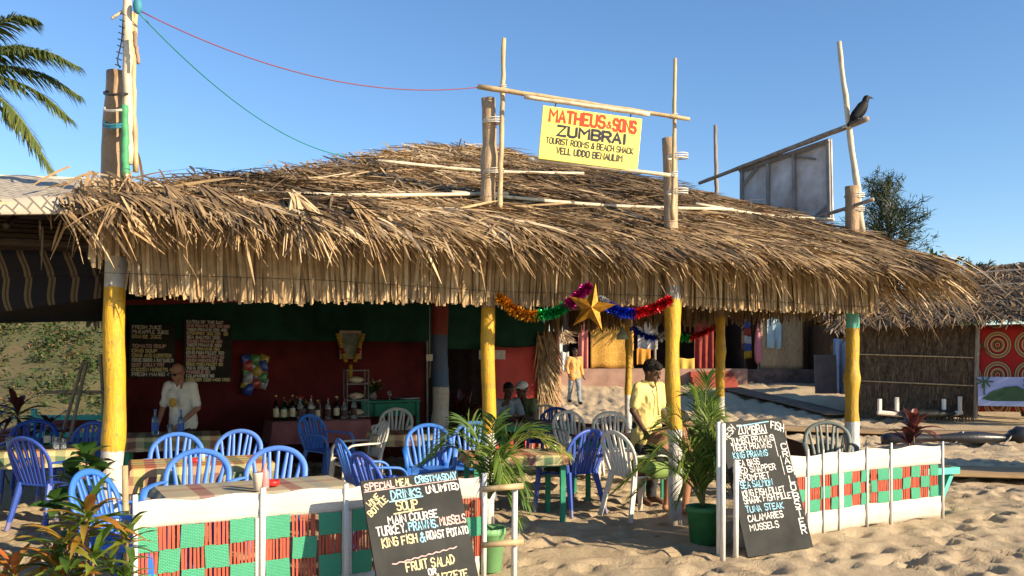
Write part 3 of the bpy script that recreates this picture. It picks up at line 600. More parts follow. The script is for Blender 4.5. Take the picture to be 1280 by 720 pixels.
# stray long leaflets at the right-hand corner
n = 260; fl.append(leaf_arrays(np.stack([r.uniform(8.2, 8.7, n), r.uniform(-.75, 1.2, n), r.uniform(2.55, 2.85, n)], -1), np.stack([r.uniform(.4, 1, n), r.normal(-.25, .3, n), r.normal(-.25, .22, n)], -1), r.normal(0, 1, (n, 3)), r.uniform(.35, .75, n), r.uniform(.012, .03, n), r.uniform(.1, .6, n), np.clip(r.normal(.62, .2, n), 0, 1), 'strap', 5))
V, f, t = join_arrays(fl); npmesh('thatch_tuft', V, f, m_thatch, sh, tone=t)
# hanging fringe of split palm leaf under the front edge, and the darker ones on the other sides
def fringe(name, a, b, z0, z1, n, seed, layers=3, tone=.68, rag=.05):
    r = np.random.default_rng(seed); a, b = np.array(a, float), np.array(b, float); L_ = np.linalg.norm(b - a); out = []; ed = (b - a) / L_; nr = np.array((ed[1], -ed[0], 0))
    for l in range(layers):
        u = (np.arange(n) + r.uniform(-.4, .4, n)) / n; bundle = np.floor(u * L_ / .42); sw = (np.sin(bundle * 12.9 + l) * .10)
        frac = (u * L_ / .42) % 1; fanout = (frac - .5) * .10
        base = a[None] + (b - a)[None] * u[:, None] + nr[None] * (.02 * l + r.uniform(0, .03, n))[:, None]; base = base.copy(); base[:, 2] = z0 - .02 * l
        dr = np.zeros((n, 3)); dr[:, 2] = -1; dr += ed[None] * (sw * .5 + fanout + r.normal(0, .04, n))[:, None] + nr[None] * r.uniform(-.02, .05, n)[:, None]
        bt = np.sin(bundle * 7.3) * .025 + .05 * np.sin(u * 5 + 1)
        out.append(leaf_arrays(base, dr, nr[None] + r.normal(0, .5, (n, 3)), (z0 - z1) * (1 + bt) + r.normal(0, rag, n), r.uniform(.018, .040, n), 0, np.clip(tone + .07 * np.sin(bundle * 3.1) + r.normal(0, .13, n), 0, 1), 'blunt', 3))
    V, f, t = join_arrays(out); return npmesh(name, V, f, m_thatch, sh, tone=t)
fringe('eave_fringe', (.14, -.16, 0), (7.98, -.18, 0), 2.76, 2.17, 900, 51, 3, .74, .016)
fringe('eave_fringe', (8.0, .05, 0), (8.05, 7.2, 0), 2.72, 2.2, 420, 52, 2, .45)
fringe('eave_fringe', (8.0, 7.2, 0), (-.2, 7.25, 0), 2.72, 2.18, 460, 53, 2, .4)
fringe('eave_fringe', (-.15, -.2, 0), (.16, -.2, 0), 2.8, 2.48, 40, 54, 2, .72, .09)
MB().tube([(-.1, -.26, 2.27), (1.6, -.28, 2.28), (3.2, -.28, 2.24), (5, -.28, 2.26), (8, -.28, 2.22)], .0022, 5).build('wire', m_wire, sh)
for k, (a, b) in enumerate((((.25, -.22, .0), (3.5, .16, .02)), ((2.9, .12, .03), (6.4, .34, .02)), ((5.9, .36, .04), (7.9, .3, .02)), ((2.6, 1.5, 0), (5.2, 1.62, .02)))):
    a, b = [(q[0], q[1], 2.65 + .425 * (q[1] + .75) + .17 - .10 * max(0, 1 - q[0] / 4) + q[2] + (.02 if q[0] > 3 else 0)) for q in (a, b)]
    m = [(a[i] + b[i]) / 2 + (0, 0, -.04)[i] for i in range(3)]; MB().tube(curve_pts([a, m, b], 10), .018, 7).build('roof_batten', m_bamboo_pale, sh, smooth=True)
for (a, b) in (((-.2, 0, 2.62), (8.1, 0, 2.58)), ((8.0, -.2, 2.6), (8.0, 7.1, 2.6)), ((-.1, 3.6, 2.9), (8, 3.6, 2.9)), ((4.3, .1, 2.7), (4.3, 3.6, 4.35))):
    MB().tube([a, b], .045, 8).build('beam', m_log, sh)
MB().box((2.6, 5.9, 2.55), (6.2, .05, .07), Euler((0, R(-3), 0))).build('beam', m_redcl, sh)
# back walls
m_wred = mat('dark red cloth wall', (.125, .017, .017), .95, .5, 2.2, .3, 60); m_wgreen = mat('dark green cloth wall', (.015, .07, .046), .95, .5, 2.2, .3, 60)
m_tarp = mat('red tarpaulin', (.46, .065, .05), .8, .2, 3, .25, 20)
BT = 6.55
def panel(name, s0, s1, z0, z1, t, m, nf=9, fold=.015):
    mb = MB(); mb.grid(lambda u, v: (s0 + (s1 - s0) * u, t + fold * math.sin(u * nf * 6.28) * (1 - v * .5), z0 + (z1 - z0) * v), 60, 6); return mb.build(name, m, sh, smooth=True, solid=.02)
panel('red_wall_cloth', .25, 4.95, -.1, 1.93, BT, m_wred); panel('green_wall_cloth', .25, 7.25, 1.82, 2.9, BT + .03, m_wgreen, 13)
panel('side_wall_cloth', 0, 1, 0, 1, 0, m_wgreen).matrix_local = Matrix(((0, -1, 0, .22), (2.3, 0, 0, 4.3), (0, 0, 2.7, -.05), (0, 0, 0, 1)))
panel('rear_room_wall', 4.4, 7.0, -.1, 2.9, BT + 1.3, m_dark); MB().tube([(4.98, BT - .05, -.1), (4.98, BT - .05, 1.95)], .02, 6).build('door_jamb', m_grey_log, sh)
tp = MB(); tp.grid(lambda u, v: (5.95 + 1.2 * u, BT - .05 - .06 * math.sin(u * 5 + v) - .25 * (1 - v) ** 2 * (1 - u), .05 + 1.85 * v - .05 * math.sin(3.14 * u) * v), 20, 14)
tag(tp.build('red_tarpaulin', m_tarp, smooth=True, solid=.01), 'red tarpaulin hung as a screen behind the two seated men', 'tarpaulin'); o = C.objects['red_tarpaulin']; o.location = SO; o.rotation_euler.z = SA
ps = MB().box((0, 0, 0), (.5, .012, .16)).build('paper_notice', mat('printed paper', (.55, .52, .50), .7, .35, 14)); ps.location = W(6.15, BT - .14, 1.72); ps.rotation_euler.z = SA; tag(ps, 'pale paper notice pinned at the top of the red tarpaulin', 'notice')
n = 700; r = np.random.default_rng(60); ss, zz = r.uniform(7.08, 7.35, n), r.uniform(.3, 2.15, n)
V, f, t = leaf_arrays(np.stack([ss, np.full(n, BT - .05) + r.uniform(-.04, .02, n), zz], -1), np.stack([r.normal(.3, .22, n), r.normal(-.05, .05, n), np.full(n, -.9)], -1), np.array((0, -1, 0)) + r.normal(0, .3, (n, 3)), r.uniform(.3, .6, n), r.uniform(.02, .04, n), 0, np.clip(r.normal(.62, .17, n), 0, 1))
ts = npmesh('thatch_screen', V, f, m_thatch, tone=t); ts.location = SO; ts.rotation_euler.z = SA; tag(ts, 'screen of pale palm thatch beside the red tarpaulin', 'screen')
MB().box((7.27, BT + .03, 1.1), (.4, .02, 2.1)).build('screen_backing', m_under, ts)
# low brown cloth windbreak round the right-hand side
lw = thing('low_windbreak', 'low dark brown cloth windbreak on short pegs behind the chairs', 'windbreak', SO, SA)
wp = [(7.55, 7.15), (8.5, 5.0), (8.75, 3.2), (8.65, 1.5), (8.35, .25)]; cp = curve_pts([(a, b, 0) for a, b in wp], 30)
mb = MB(); mb.grid(lambda u, v: (cp[int(round(u * 30))].x, cp[int(round(u * 30))].y, -.05 + (.55 + .03 * math.sin(u * 40)) * v), 30, 3); mb.build('cloth', mat('brown cloth', (.085, .045, .032), .9, .3, 5, .3, 30), lw, smooth=True, solid=.01)
for i in range(0, 31, 4): MB().tube([(cp[i].x, cp[i].y - .03, -.1), (cp[i].x, cp[i].y - .03, .62)], .016, 6).build('peg', m_bamboo, lw)
# ------------------------------------------------------------------ lean-to with plaited mat at the left corner
lt = thing('lean_to_roof', 'lean-to roof covered by a plaited grey palm mat at the left corner', 'roof', SO, SA)
def ltp(u, v): 
    s = -4.4 + 4.55 * u; return (s, -.45 + 2.1 * v + .12 * math.sin(u * 6), 2.70 + .46 * v + .10 * math.sin(u * 5 + 1) * (1 - v) + (.10 * u) - .25 * (1 - u) ** 2)
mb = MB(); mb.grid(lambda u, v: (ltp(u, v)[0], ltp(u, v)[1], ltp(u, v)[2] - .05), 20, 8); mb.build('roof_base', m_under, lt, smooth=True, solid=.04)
mb = MB(); mb.grid(lambda u, v: (ltp(u, v)[0], ltp(u, v)[1] - .06, ltp(u, v)[2] + .03 + .012 * math.sin(u * 60) * math.sin(v * 30) - .10 * (v < .01)), 60, 24)
mb2 = MB(); mb2.grid(lambda u, v: (-4.4 + 4.6 * u, 1.6 + 4.2 * v, ltp(u, 1)[2] - .08 - 1.0 * v), 10, 8); mb2.build('rear_slope', m_under, lt, smooth=True, solid=.04)
m_pm = weave('plaited palm mat', (.47, .41, .32), 17, .3, .9); pm = mb.build('plaited_mat', m_pm, lt, smooth=True, solid=.015)
for nd in m_pm.node_tree.nodes:
    if nd.type == 'MAPPING': nd.inputs['Rotation'].default_value = (0, 0, R(38))
MB().tube(curve_pts([ltp(0, 0), ltp(.3, 0), ltp(.7, 0), ltp(1, 0)], 14), .028, 8).build('edge_pole', m_bamboo, lt); MB().tube(curve_pts([Vector(ltp(0, 1)) + Vector((0, 0, .06)), Vector(ltp(.5, 1)) + Vector((0, 0, .05)), Vector(ltp(1, 1)) + Vector((0, 0, .06))], 10), .03, 8).build('ridge_pole', m_bamboo_pale, lt)
ea, eb = np.array((-4.3, -.5, 2.66)), np.array((.1, -.5, 2.85)); r = np.random.default_rng(70)
mb = MB()
for k in range(9): mb.tube([(-4.2 + k * .5, -.4, 2.56), (-4.2 + k * .5, 1.6, 3.02)], .022, 6)
mb.build('rafter', m_under, lt)
n = 80; V, f, t = leaf_arrays(np.stack([r.uniform(-.30, .22, n), r.uniform(-.5, -.2, n), r.uniform(2.8, 3.05, n)], -1), np.stack([r.normal(.2, .5, n), r.uniform(-.9, -.2, n), r.normal(-.35, .3, n)], -1), r.normal(0, 1, (n, 3)), r.uniform(.2, .42, n), r.uniform(.012, .028, n), r.uniform(.1, .4, n), np.clip(r.normal(.62, .2, n), 0, 1), 'strap', 4)
n2 = 24; V2 = leaf_arrays(np.stack([r.uniform(-.5, .0, n2), r.uniform(-.5, .2, n2), r.uniform(2.6, 2.75, n2)], -1), np.stack([r.normal(0, .25, n2), r.normal(0, .2, n2), np.full(n2, -1.)], -1), r.normal(0, 1, (n2, 3)), r.uniform(.2, .5, n2) * r.random(n2), r.uniform(.012, .024, n2), .0, np.clip(r.normal(.5, .2, n2), 0, 1), 'strap', 3)
V, f, t = join_arrays([(V, f, t), V2]); npmesh('thatch_tuft', V, f, m_thatch, lt, tone=t)
mb = MB()
for k in range(5): mb.tube([(-4.4, .1 + .38 * k, 2.5 + .09 * k), (.1, .1 + .38 * k, 2.52 + .09 * k)], .03, 6)
mb.build('purlin', m_under, lt)
post_l = MB().tube([(-4.2, 0, -.2), (-4.2, 0, 2.6)], .06, 8).build('post', m_log, lt)
# striped awning cloth
m_, t_n, b_, N_, L_ = nodes('striped awning cloth'); setp(b_, .9, .1); v_ = objco(N_); sp_ = N_.new('ShaderNodeSeparateXYZ'); L_.new(v_, sp_.inputs[0])
xx_ = math_(N_, L_, 'ADD', sp_.outputs[0], math_(N_, L_, 'MULTIPLY', math_(N_, L_, 'SINE', math_(N_, L_, 'MULTIPLY', sp_.outputs[2], 14.0)), .02))
L_.new(ramp(N_, L_, math_(N_, L_, 'FRACT', math_(N_, L_, 'MULTIPLY', math_(N_, L_, 'ADD', xx_, 10.0), 5.2)), [(0, (.022, .025, .035)), (.5, (.15, .125, .085)), (.62, (.06, .05, .045)), (.7, (.15, .125, .085)), (.8, (.022, .025, .035))], 'CONSTANT'), b_.inputs['Base Color'])
aw = MB(); aw.grid(lambda u, v: (-2.6 + 2.75 * u, .22 * v + .03 * math.sin(u * 14), .54 - .52 * v - .09 * math.sin(3.14 * u) * v + (.0 if v < .5 else .12 * u * u)), 30, 10)
o = aw.build('striped_awning', m_, smooth=True, solid=.008); o.location = at(95, 0, 8.0); o.location.z = 2.06; o.rotation_euler.z = R(8); tag(o, 'striped dark cloth sagging beneath the lean-to roof', 'awning cloth')
# ------------------------------------------------------------------ bamboo frames and signs over the roof
def pole(name, a, b, r0, r1, m, parent=None, n=7, wob=.005, seed=0):
    rr = random.Random(seed); a, b = Vector(a), Vector(b); N_ = 14; pts = [a.lerp(b, i / N_) + Vector((rr.uniform(-wob, wob), rr.uniform(-wob, wob), 0)) * (0 < i < N_) for i in range(N_ + 1)]
    return MB().tube(pts, [(r0 + (r1 - r0) * i / N_) * (1.12 if i % 3 == 1 else 1) for i in range(N_ + 1)], n).build(name, m, parent, smooth=True)
def lash(parent, p, r=.05, m=None, h=.03):
    mb = MB()
    for k in range(3): mb.tube([Vector(p) + Vector((r * math.cos(a), r * 1.0 * math.sin(a), (k - 1) * .014 + .01 * math.sin(a + k))) for a in np.linspace(0, 6.283, 15)], .006, 5)
    mb.build('lashing', m or m_ropew, parent, smooth=True)
DS = 8.35
bf = thing('bamboo_sign_frame', 'bamboo pole frame lashed to the two middle posts carrying the yellow sign', 'sign frame', (0, 0, 0))
pole('upright', at(624, 270, 8.2), at(630, 48, 8.2), .026, .02, m_bamboo, bf, seed=1); pole('upright', at(841, 275, 8.35), at(844, 73, 8.35), .022, .016, m_bamboo, bf, seed=2)
pole('crossbar', at(597, 108, 8.1), at(862, 149, 8.28), .024, .018, m_bamboo, bf, seed=3); pole('crossbar', at(655, 121, 8.06), at(812, 143, 8.2), .018, .022, m_bamboo_pale, bf, seed=4); pole('crossbar', at(660, 199, 8.1), at(838, 219, 8.26), .022, .018, m_bamboo_pale, bf, seed=5)
for px, py in ((612, 152), (612, 215), (848, 196), (848, 240)): lash(bf, at(px + (5 if px < 700 else -1), py, 8.27 if px < 700 else 8.42), .098)
for px, py in ((628, 110), (842, 146), (842, 218)): lash(bf, at(px, py, 8.18 if px < 700 else 8.3), .034)
sg = thing('shop_sign', 'yellow hand painted shop sign hung between bamboo crossbars above the thatch', 'sign', (0, 0, 0))
tl, tr_, bl = at(676, 131, 8.06), at(800, 148, 8.2), at(673, 198, 8.06); br_ = at(799, 210, 8.2)
ux = (tr_ - tl).normalized(); w_ = (tr_ - tl).length; uz = (tl - bl); h_ = uz.length; uz = (uz - ux * uz.dot(ux)).normalized(); uy = uz.cross(ux)
sg.matrix_world = Matrix(((ux.x, uy.x, uz.x, bl.x), (ux.y, uy.y, uz.y, bl.y), (ux.z, uy.z, uz.z, bl.z), (0, 0, 0, 1)))
m_signy = mat('yellow sign enamel', (.86, .72, .16), .45, .1, 5, .05, 40, spec=.4); m_sred = mat('red sign paint', (.62, .055, .02), .5, .15); m_sblk = mat('black sign paint', (.03, .03, .05), .5, .2)
MB().box((w_ / 2, .014, h_ / 2), (w_, .022, h_)).build('panel', m_signy, sg, bevel=.004)
Lt = Letters(); k_ = w_ / 124
for txt, u0, v, u1, hh, ww, mm in (('MATHEUS', 8, 47, 79, 14, 3.0, 0), ('&', 80, 47.5, 87, 8, 1.4, 0), ('SONS', 88, 46, 118, 14, 3.0, 0), ('ZUMBRAI', 19, 31, 107, 11.5, 3.0, 1), ('TOURIST ROOMS & BEACH SHACK', 7, 20, 117, 7, 1.0, 1), ('VELL UDDO BENAULIM', 21, 9, 104, 7.5, 1.35, 1)):
    Lt.text(txt, u0 * k_, v * k_, u1 * k_, hh * k_, ww * k_, 0, mm, .02)
Lt.mb.build('lettering', [m_sred, m_sblk], sg, loc=(0, 0, 0))
for x in (.12, .88): MB().tube([(w_ * x, .015, h_), (w_ * x + .01, .02, h_ + .07)], .006, 5).build('hanging_wire', m_wire, sg)
# second sign seen from behind, on the right-hand side
bp = thing('bamboo_sign_frame', 'leaning poles at the right end of the roof carrying the sign seen from behind', 'sign frame', (0, 0, 0))
pole('upright', at(1078, 290, 10.3), at(1049, 52, 10.3), .04, .026, m_bamboo_pale, bp, seed=8, wob=.009); pole('upright', at(896, 258, 12.2), at(894, 156, 12.2), .03, .022, m_grey_log, bp, seed=9)
pole('crossbar', at(874, 229, 12.3), at(1085, 148, 10.1), .024, .034, m_grey_log, bp, seed=10); pole('crossbar', at(1003, 278, 10.8), at(1092, 249, 10.05), .02, .022, m_grey_log, bp, seed=11)
lash(bp, at(1068, 245, 10.33), .11); lash(bp, at(1068, 262, 10.33), .11); lash(bp, at(1059, 158, 10.3), .05)
s2 = thing('shop_sign', 'back of a sign, bare grey metal sheet on a wooden frame below the crow', 'sign', (0, 0, 0))
q = [at(927, 265, 11.75), at(1041, 277, 10.65), at(1039, 174, 10.65), at(927, 213, 11.75)]
nrm = (q[1] - q[0]).cross(q[3] - q[0]).normalized()
MB().add([p for p in q] + [p - nrm * .02 for p in q], [(0, 1, 2, 3), (7, 6, 5, 4), (0, 4, 5, 1), (1, 5, 6, 2), (2, 6, 7, 3), (3, 7, 4, 0)]).build('sheet', mat('grey painted sheet', (.60, .60, .60), .6, .2, 3.2, .1, 20, spec=.3, col2=(.36, .29, .24)), s2)
def lerpq(u, v): return (q[0].lerp(q[1], u)).lerp(q[3].lerp(q[2], u), v) + nrm * .03
mb = MB()
for u in (.02, .33, .62, .98): a, b = lerpq(u, 0), lerpq(u, 1); mb.tube([a, b], .028, 4)
for v in (.02, .98): mb.tube([lerpq(0, v) + nrm * .012, lerpq(1, v) + nrm * .012], .028, 4)
mb.tube([lerpq(.03, .62), lerpq(.2, .95)], .022, 4); mb.tube([lerpq(.85, .05), lerpq(.97, .2)], .022, 4); mb.tube([lerpq(.55, .98), lerpq(.85, .80)], .012, 4)
mb.build('frame', mat('grey batten', (.25, .24, .23), .8, .3), s2)
# ---- crow
bd = thing('crow', 'black crow perched at the tip of the slanting pole', 'crow', at(1076, 149, 10.15))
mc = mat('crow feathers', (.010, .010, .011), .6, .3, 30, spec=.2); bd.scale = (1.1,) * 3
def blob(name, prims, voxel, m, parent=None, loc=None, smooth=8):
    mb = MB()
    for p in prims:
        if p[0] == 'c':
            _, a, r0, b, r1 = p; a, b = Vector(a), Vector(b); ax = b - a; ax = ax.normalized() if ax.length > 1e-6 else Vector((0, 0, 1)); Q = ax.to_track_quat('Z', 'Y').to_matrix(); n, mm = 14, 10; vs = []
            for i in range(mm):
                th = math.pi * (i + .5) / mm; z = math.cos(th); c, rr = (b, r1) if z > 0 else (a, r0)
                for k in range(n): an = 2 * math.pi * k / n; vs.append(c + Q @ Vector((rr * math.sin(th) * math.cos(an), rr * math.sin(th) * math.sin(an), rr * z)))
            fs = [tuple(range(n)), tuple((mm - 1) * n + k for k in range(n))[::-1]] + [(i * n + (k + 1) % n, i * n + k, (i + 1) * n + k, (i + 1) * n + (k + 1) % n) for i in range(mm - 1) for k in range(n)]
            mb.add(vs, fs)
        else: mb.sphere(p[1], p[2], 14, 10, p[3] if len(p) > 3 else None)
    o = mb.build(name, m, None); md = o.modifiers.new('r', 'REMESH'); md.mode = 'VOXEL'; md.voxel_size = voxel; md.use_smooth_shade = True
    s = o.modifiers.new('s', 'SMOOTH'); s.factor = .5; s.iterations = smooth
    dg = bpy.context.evaluated_depsgraph_get(); me = bpy.data.meshes.new_from_object(o.evaluated_get(dg)); me.name = name
    old = o.data; bpy.data.objects.remove(o); bpy.data.meshes.remove(old); o = bpy.data.objects.new(name, me)
    if loc is not None: o.location = loc
    return link(o, parent)
blob('body', [('e', (0, 0, .10), (.062, .055, .10), Euler((0, R(28), 0)).to_matrix()), ('c', (.04, 0, .17), .04, (.055, 0, .215), .033), ('c', (-.03, 0, .05), .04, (-.13, 0, -.06), .018), ('e', (.06, 0, .222), (.036, .03, .03))], .006, mc, bd, smooth=3)
MB().tube([(.085, 0, .228), (.11, 0, .226), (.135, 0, .217)], [.014, .010, .002], 7).build('beak', m_black, bd)
for sy in (-.02, .02): MB().tube([(.0, sy, .05), (.01, sy, .0)], .006, 5).build('leg', m_black, bd)
for sy in (-1, 1): MB().sphere((-.02, sy * .045, .085), (.05, .016, .12), 8, 6, Euler((0, R(38), 0)).to_matrix()).build('wing', mc, bd, smooth=True)
# ---- mast lashed to the corner post, and its lines
ms = thing('lashed_mast', 'bundle of pale poles lashed to the left corner post, reaching out of the picture', 'mast', (0, 0, 0)); DM = 6.72
pole('pole', at(160, 205, DM), at(159, -60, DM), .036, .03, m_bamboo_pale, ms, seed=20); pole('pole', at(170, 215, DM + .08), at(164, 15, DM + .08), .022, .018, m_bamboo, ms, seed=21); pole('pole', at(164, 150, DM + .1), at(171, -20, DM + .1), .02, .016, m_bamboo, ms, seed=22)
pole('stick', at(168, 40, DM - .08), at(173, 80, DM - .08), .015, .012, m_log, ms, seed=23); pole('stick', at(140, 23, DM), at(156, 12, DM), .012, .01, m_bamboo_pale, ms, seed=24)
pole('green_pole', at(157, 222, DM - .06), at(156, 132, DM - .04), .030, .026, mat('green painted pole', (.07, .30, .13), .6, .35, 9), ms, seed=25)
for k, (py, mm) in enumerate(((118, m_wire), (138, m_ropew), (156, m_rope), (159, m_rope))): MB().tube([at(147 + 17 * math.cos(a), py + 2 * math.sin(a * 2) + 2 * math.cos(a), 6.78 + .13 * math.sin(a)) for a in np.linspace(0, 6.283, 20)], .010, 5).build('lashing', mm, ms)
MB().tube(curve_pts([at(150, 85, DM), at(147, 75, DM - .05), at(152, 50, DM), at(154, 20, DM)], 24), .005, 5).build('barbed_wire', m_wire, ms)
mb = MB()
for k in range(9): p = at(148 + k * .8, 82 - k * 8, DM - .03); mb.tube([p + Vector((-.025, 0, .01)), p + Vector((.02, 0, -.008))], .004, 4)
mb.build('barb', m_wire, ms)
MB().sphere(at(172, 8, DM - .05), (.035, .03, .06)).build('rope_knot', m_rope, ms, smooth=True)
def hangline(name, label, a, b, sag, r, m):
    a, b = Vector(a), Vector(b); pts = [a.lerp(b, i / 30) - Vector((0, 0, sag * 4 * (i / 30) * (1 - i / 30))) for i in range(31)]; tag(MB().tube(pts, r, 5).build(name, m, smooth=True), label, 'cable')
hangline('cable', 'dull red cable sagging from the left mast to the sign frame', at(176, 14, DM), at(598, 109, 8.1), .22, .005, m_pinkwire)
hangline('cable', 'green cable sagging from the left mast to the roof ridge', at(175, 18, DM), at(430, 195, 9.6), .20, .005, m_greenwire)
# ------------------------------------------------------------------ plaited fences
def fence(name, label, A, B, ht, cols, poles, rows, side=0, peg=.1, group=None, bottom=.0, skew=0):
    """A, B: ground ends; cols: list of (u0,u1,pattern start); rows (z edges of the chequered band)"""
    A, B = Vector(A), Vector(B); d = B - A; L_ = d.length; t = thing(name, label, 'fence', A, math.atan2(d.y, d.x), group)
    z0, z3 = rows[0], rows[-1]
    def wav(u): return .022 * math.sin(u * 9 + side) + .01 * math.sin(u * 23)
    def zs(u): return skew * u
    for (za, zb_) in ((bottom, z0), (z3, ht)):
        mb = MB(); mb.grid(lambda u, v: (u * L_, wav(u) + .004 * math.sin(v * 9), zs(u) + za + (zb_ - za) * v + (.012 * math.sin(u * 31) if v in (0, 1) and (za == bottom and v == 0 or zb_ == ht and v == 1) else 0)), 48, 5); mb.build('white_weave', m_weave_w, t, smooth=True, solid=.012)
    gm, rm = MB(), MB()
    for (u0, u1, s) in cols:
        w = (u1 - u0) * L_
        n = max(4, int(w / .022))
        for k in range(n):
            x = u0 * L_ + (k + .5) * w / n + random.uniform(-.003, .003); u = x / L_
            rm.box((x, wav(u), zs(u) + (z0 + z3) / 2), (w / n * random.uniform(.5, .78), .007, z3 - z0), Euler((0, random.uniform(-.014, .014), 0)))
        for j in range(len(rows) - 1):
            if (j + s) % 2 == 0:
                za, zb_ = rows[j], rows[j + 1]
                j1, j2, j3 = [random.uniform(-.012, .012) for _ in range(3)]; gm.grid(lambda p, q_: ((u0 + (u1 - u0) * (.02 + .96 * p)) * L_ + j1 * (q_ - .5), wav(u0) - .009 - .0012 * math.sin(3.14 * p) - .0008 * math.sin(3.14 * q_) + (wav(u1) - wav(u0)) * p, zs(u0) + za + (zb_ - za) * (q_ * (1.02 + j3)) + j2 * p * .6 + .003 * math.sin(p * 12 + j1 * 300)), 6, 6)
    rm.build('red_cane', m_slat_r, t); gm.build('green_weave', m_weave_g, t, smooth=False, solid=.004)
    for u, wd in poles: MB().tube([(u * L_, wav(u) - .015, zs(u) - peg), (u * L_ + random.uniform(-.01, .01), wav(u) - .015, zs(u) + ht + random.uniform(.015, .06))], wd, 8).build('pole', m_white, t, smooth=True)
    for u0, u1 in zip([c[1] for c in cols[:-1]], [c[0] for c in cols[1:]]):
        if u1 - u0 > .012: MB().box(((u0 + u1) / 2 * L_, wav(u0) - .006, zs(u0) + (z0 + z3) / 2), ((u1 - u0) * L_ * .9, .012, z3 - z0)).build('white_strip', m_weave_w, t)
    return t
FA, FB = Vector((-2.28, 5.32, 0)), Vector((-.245, 6.56, 0))
us = lambda px: (lambda k: k)(((px - 640) / F * FA.y - FA.x) / ((FB.x - FA.x) - (px - 640) / F * (FB.y - FA.y)))
cl = [170, 198, 226, 256, 287, 319]; cols = [(us(a), us(b), k % 2) for k, (a, b) in enumerate(zip(cl, cl[1:]))]; cols += [(us(332), us(362), 0), (us(364), us(394), 1), (us(396), us(425), 0)]; cols += [(us(438 + 27.5 * k), us(438 + 27.5 * (k + 1) - 1), k % 2) for k in range(6)]
fence('plaited_fence', 'long white plaited fence with green and red chequered band in front of the blue chairs', FA, FB, .745, cols, [(.0, .016), (us(327), .02), (us(431), .018), (us(603), .02)], [.15, .30, .44, .585])
FC, FD = Vector((1.80, 7.55, 0)), Vector((4.43, 9.12, 0))
us2 = lambda px: ((px - 640) / F * FC.y - FC.x) / ((FD.x - FC.x) - (px - 640) / F * (FD.y - FC.y))
c2 = [(us2(a), us2(b), s) for a, b, s in ((925, 939, 1), (941, 957, 0), (959, 975, 1), (977, 992, 0), (994, 1004, 1), (1010, 1023, 0), (1023.5, 1036, 1), (1036.5, 1049, 0), (1053, 1066, 0), (1066.5, 1078, 1), (1078.5, 1089, 0), (1091, 1098, 1), (1098.5, 1111, 0), (1115, 1127, 0), (1127.5, 1137.5, 1), (1138, 1149, 0), (1149.5, 1159.5, 1), (1160, 1169, 0))]
fence('plaited_fence', 'white plaited fence with chequered band, right of the fish menu board', FC, FD, .74, c2, [(us2(1007), .010), (us2(1027), .008), (us2(1047), .009), (us2(1086), .011), (us2(1113), .012), (.998, .012)], [.215, .325, .435, .545], 2, .08)
c3 = [(.05 + .18 * k, .05 + .18 * k + .175, k % 2) for k in range(5)]
fence('plaited_fence', 'short shaded fence return with chequered band behind the fish menu board', (1.80, 7.22, 0), (2.30, 8.05, 0), .74, c3, [(.0, .022), (.98, .014)], [.215, .325, .435, .545], 5, .1)
tb = thing('turquoise_bench', 'end of a turquoise painted bench sticking out behind the fence', 'bench', at(1164, 600, 9.6), R(20)); tb.location.z = 0
MB().box((0, 0, .42), (.5, .3, .07)).build('seat', m_turq, tb); 
for sx in (-.15, .1): MB().box((sx, .0, .2), (.05, .2, .4), Euler((0, R(28 if sx > 0 else -28), 0))).build('leg', m_turq, tb)
MB().box((-.05, 0, .47), (.4, .26, .03)).build('pad', m_black, tb)
# white wash stick fence bit in front of the left pot
ss_ = thing('stick_rail', 'two thin upright sticks joined by short bamboo rails beside the left pot', 'rail', (0, 0, 0))
D1 = 6.35; a0, a1 = at(642, 0, D1), at(607, 0, D1 - .1)
MB().tube([(a0.x, a0.y, -.1), (a0.x + .01, a0.y, .72)], .021, 8).build('upright', m_white, ss_, smooth=True)
for z in (.70, .30): 
    MB().tube([(a1.x - .03, a1.y + .02, z - .01), (a0.x + .07, a0.y - .045, z + .01)], .022, 8).build('crossbar', m_bamboo, ss_, smooth=True)
sk = thing('stick_rail', 'two slim white sticks standing at the left edge of the fish menu board', 'rail', (0, 0, 0))
for px, r_ in ((903.5, .022), (898, .018)): p = at(px, 0, 7.12 if px > 900 else 7.3); MB().tube([(p.x, p.y, -.1), (p.x, p.y, 1.10)], r_, 8).build('upright', m_white, sk, smooth=True)
p = at(160, 0, 5.5); pg = MB().tube([(p.x, p.y, -.1), (p.x - .02, p.y, .95)], .02, 8).build('bamboo_stake', m_bamboo, smooth=True); tag(pg, 'bare bamboo stake at the left end of the long plaited fence', 'stake')
# ------------------------------------------------------------------ chalkboards
m_cb = mat('chalkboard', (.022, .023, .021), .8, .3, 3.5, .1, 40, spec=.15, col2=(.05, .05, .047))
def board(name, label, bl, br, tl, cat='menu board', th=.018):
    ux = (br - bl); w = ux.length; ux.normalize(); uz = tl - bl; uz = uz - ux * uz.dot(ux); h = uz.length; uz.normalize(); uy = uz.cross(ux)
    t = thing(name, label, cat); t.matrix_world = Matrix(((ux.x, uy.x, uz.x, bl.x), (ux.y, uy.y, uz.y, bl.y), (ux.z, uy.z, uz.z, bl.z), (0, 0, 0, 1)))
    MB().box((w / 2, th / 2 + .001, h / 2), (w, th, h)).build('panel', m_cb, t, bevel=.003); return t, w, h
t, w, h = board('chalk_menu_board', 'black chalkboard with a special meal menu leaning on the long plaited fence', at(481, 782, 5.35), at(606, 757, 5.68), at(461, 600, 5.66))
Lt = Letters(); T = lambda s, u0, v, u1, hh, m=0, ww=.016, rot=0: Lt.text(s, u0 * w, h - v * w, u1 * w, hh * w, ww * w, rot, m, .07)
KV = .89
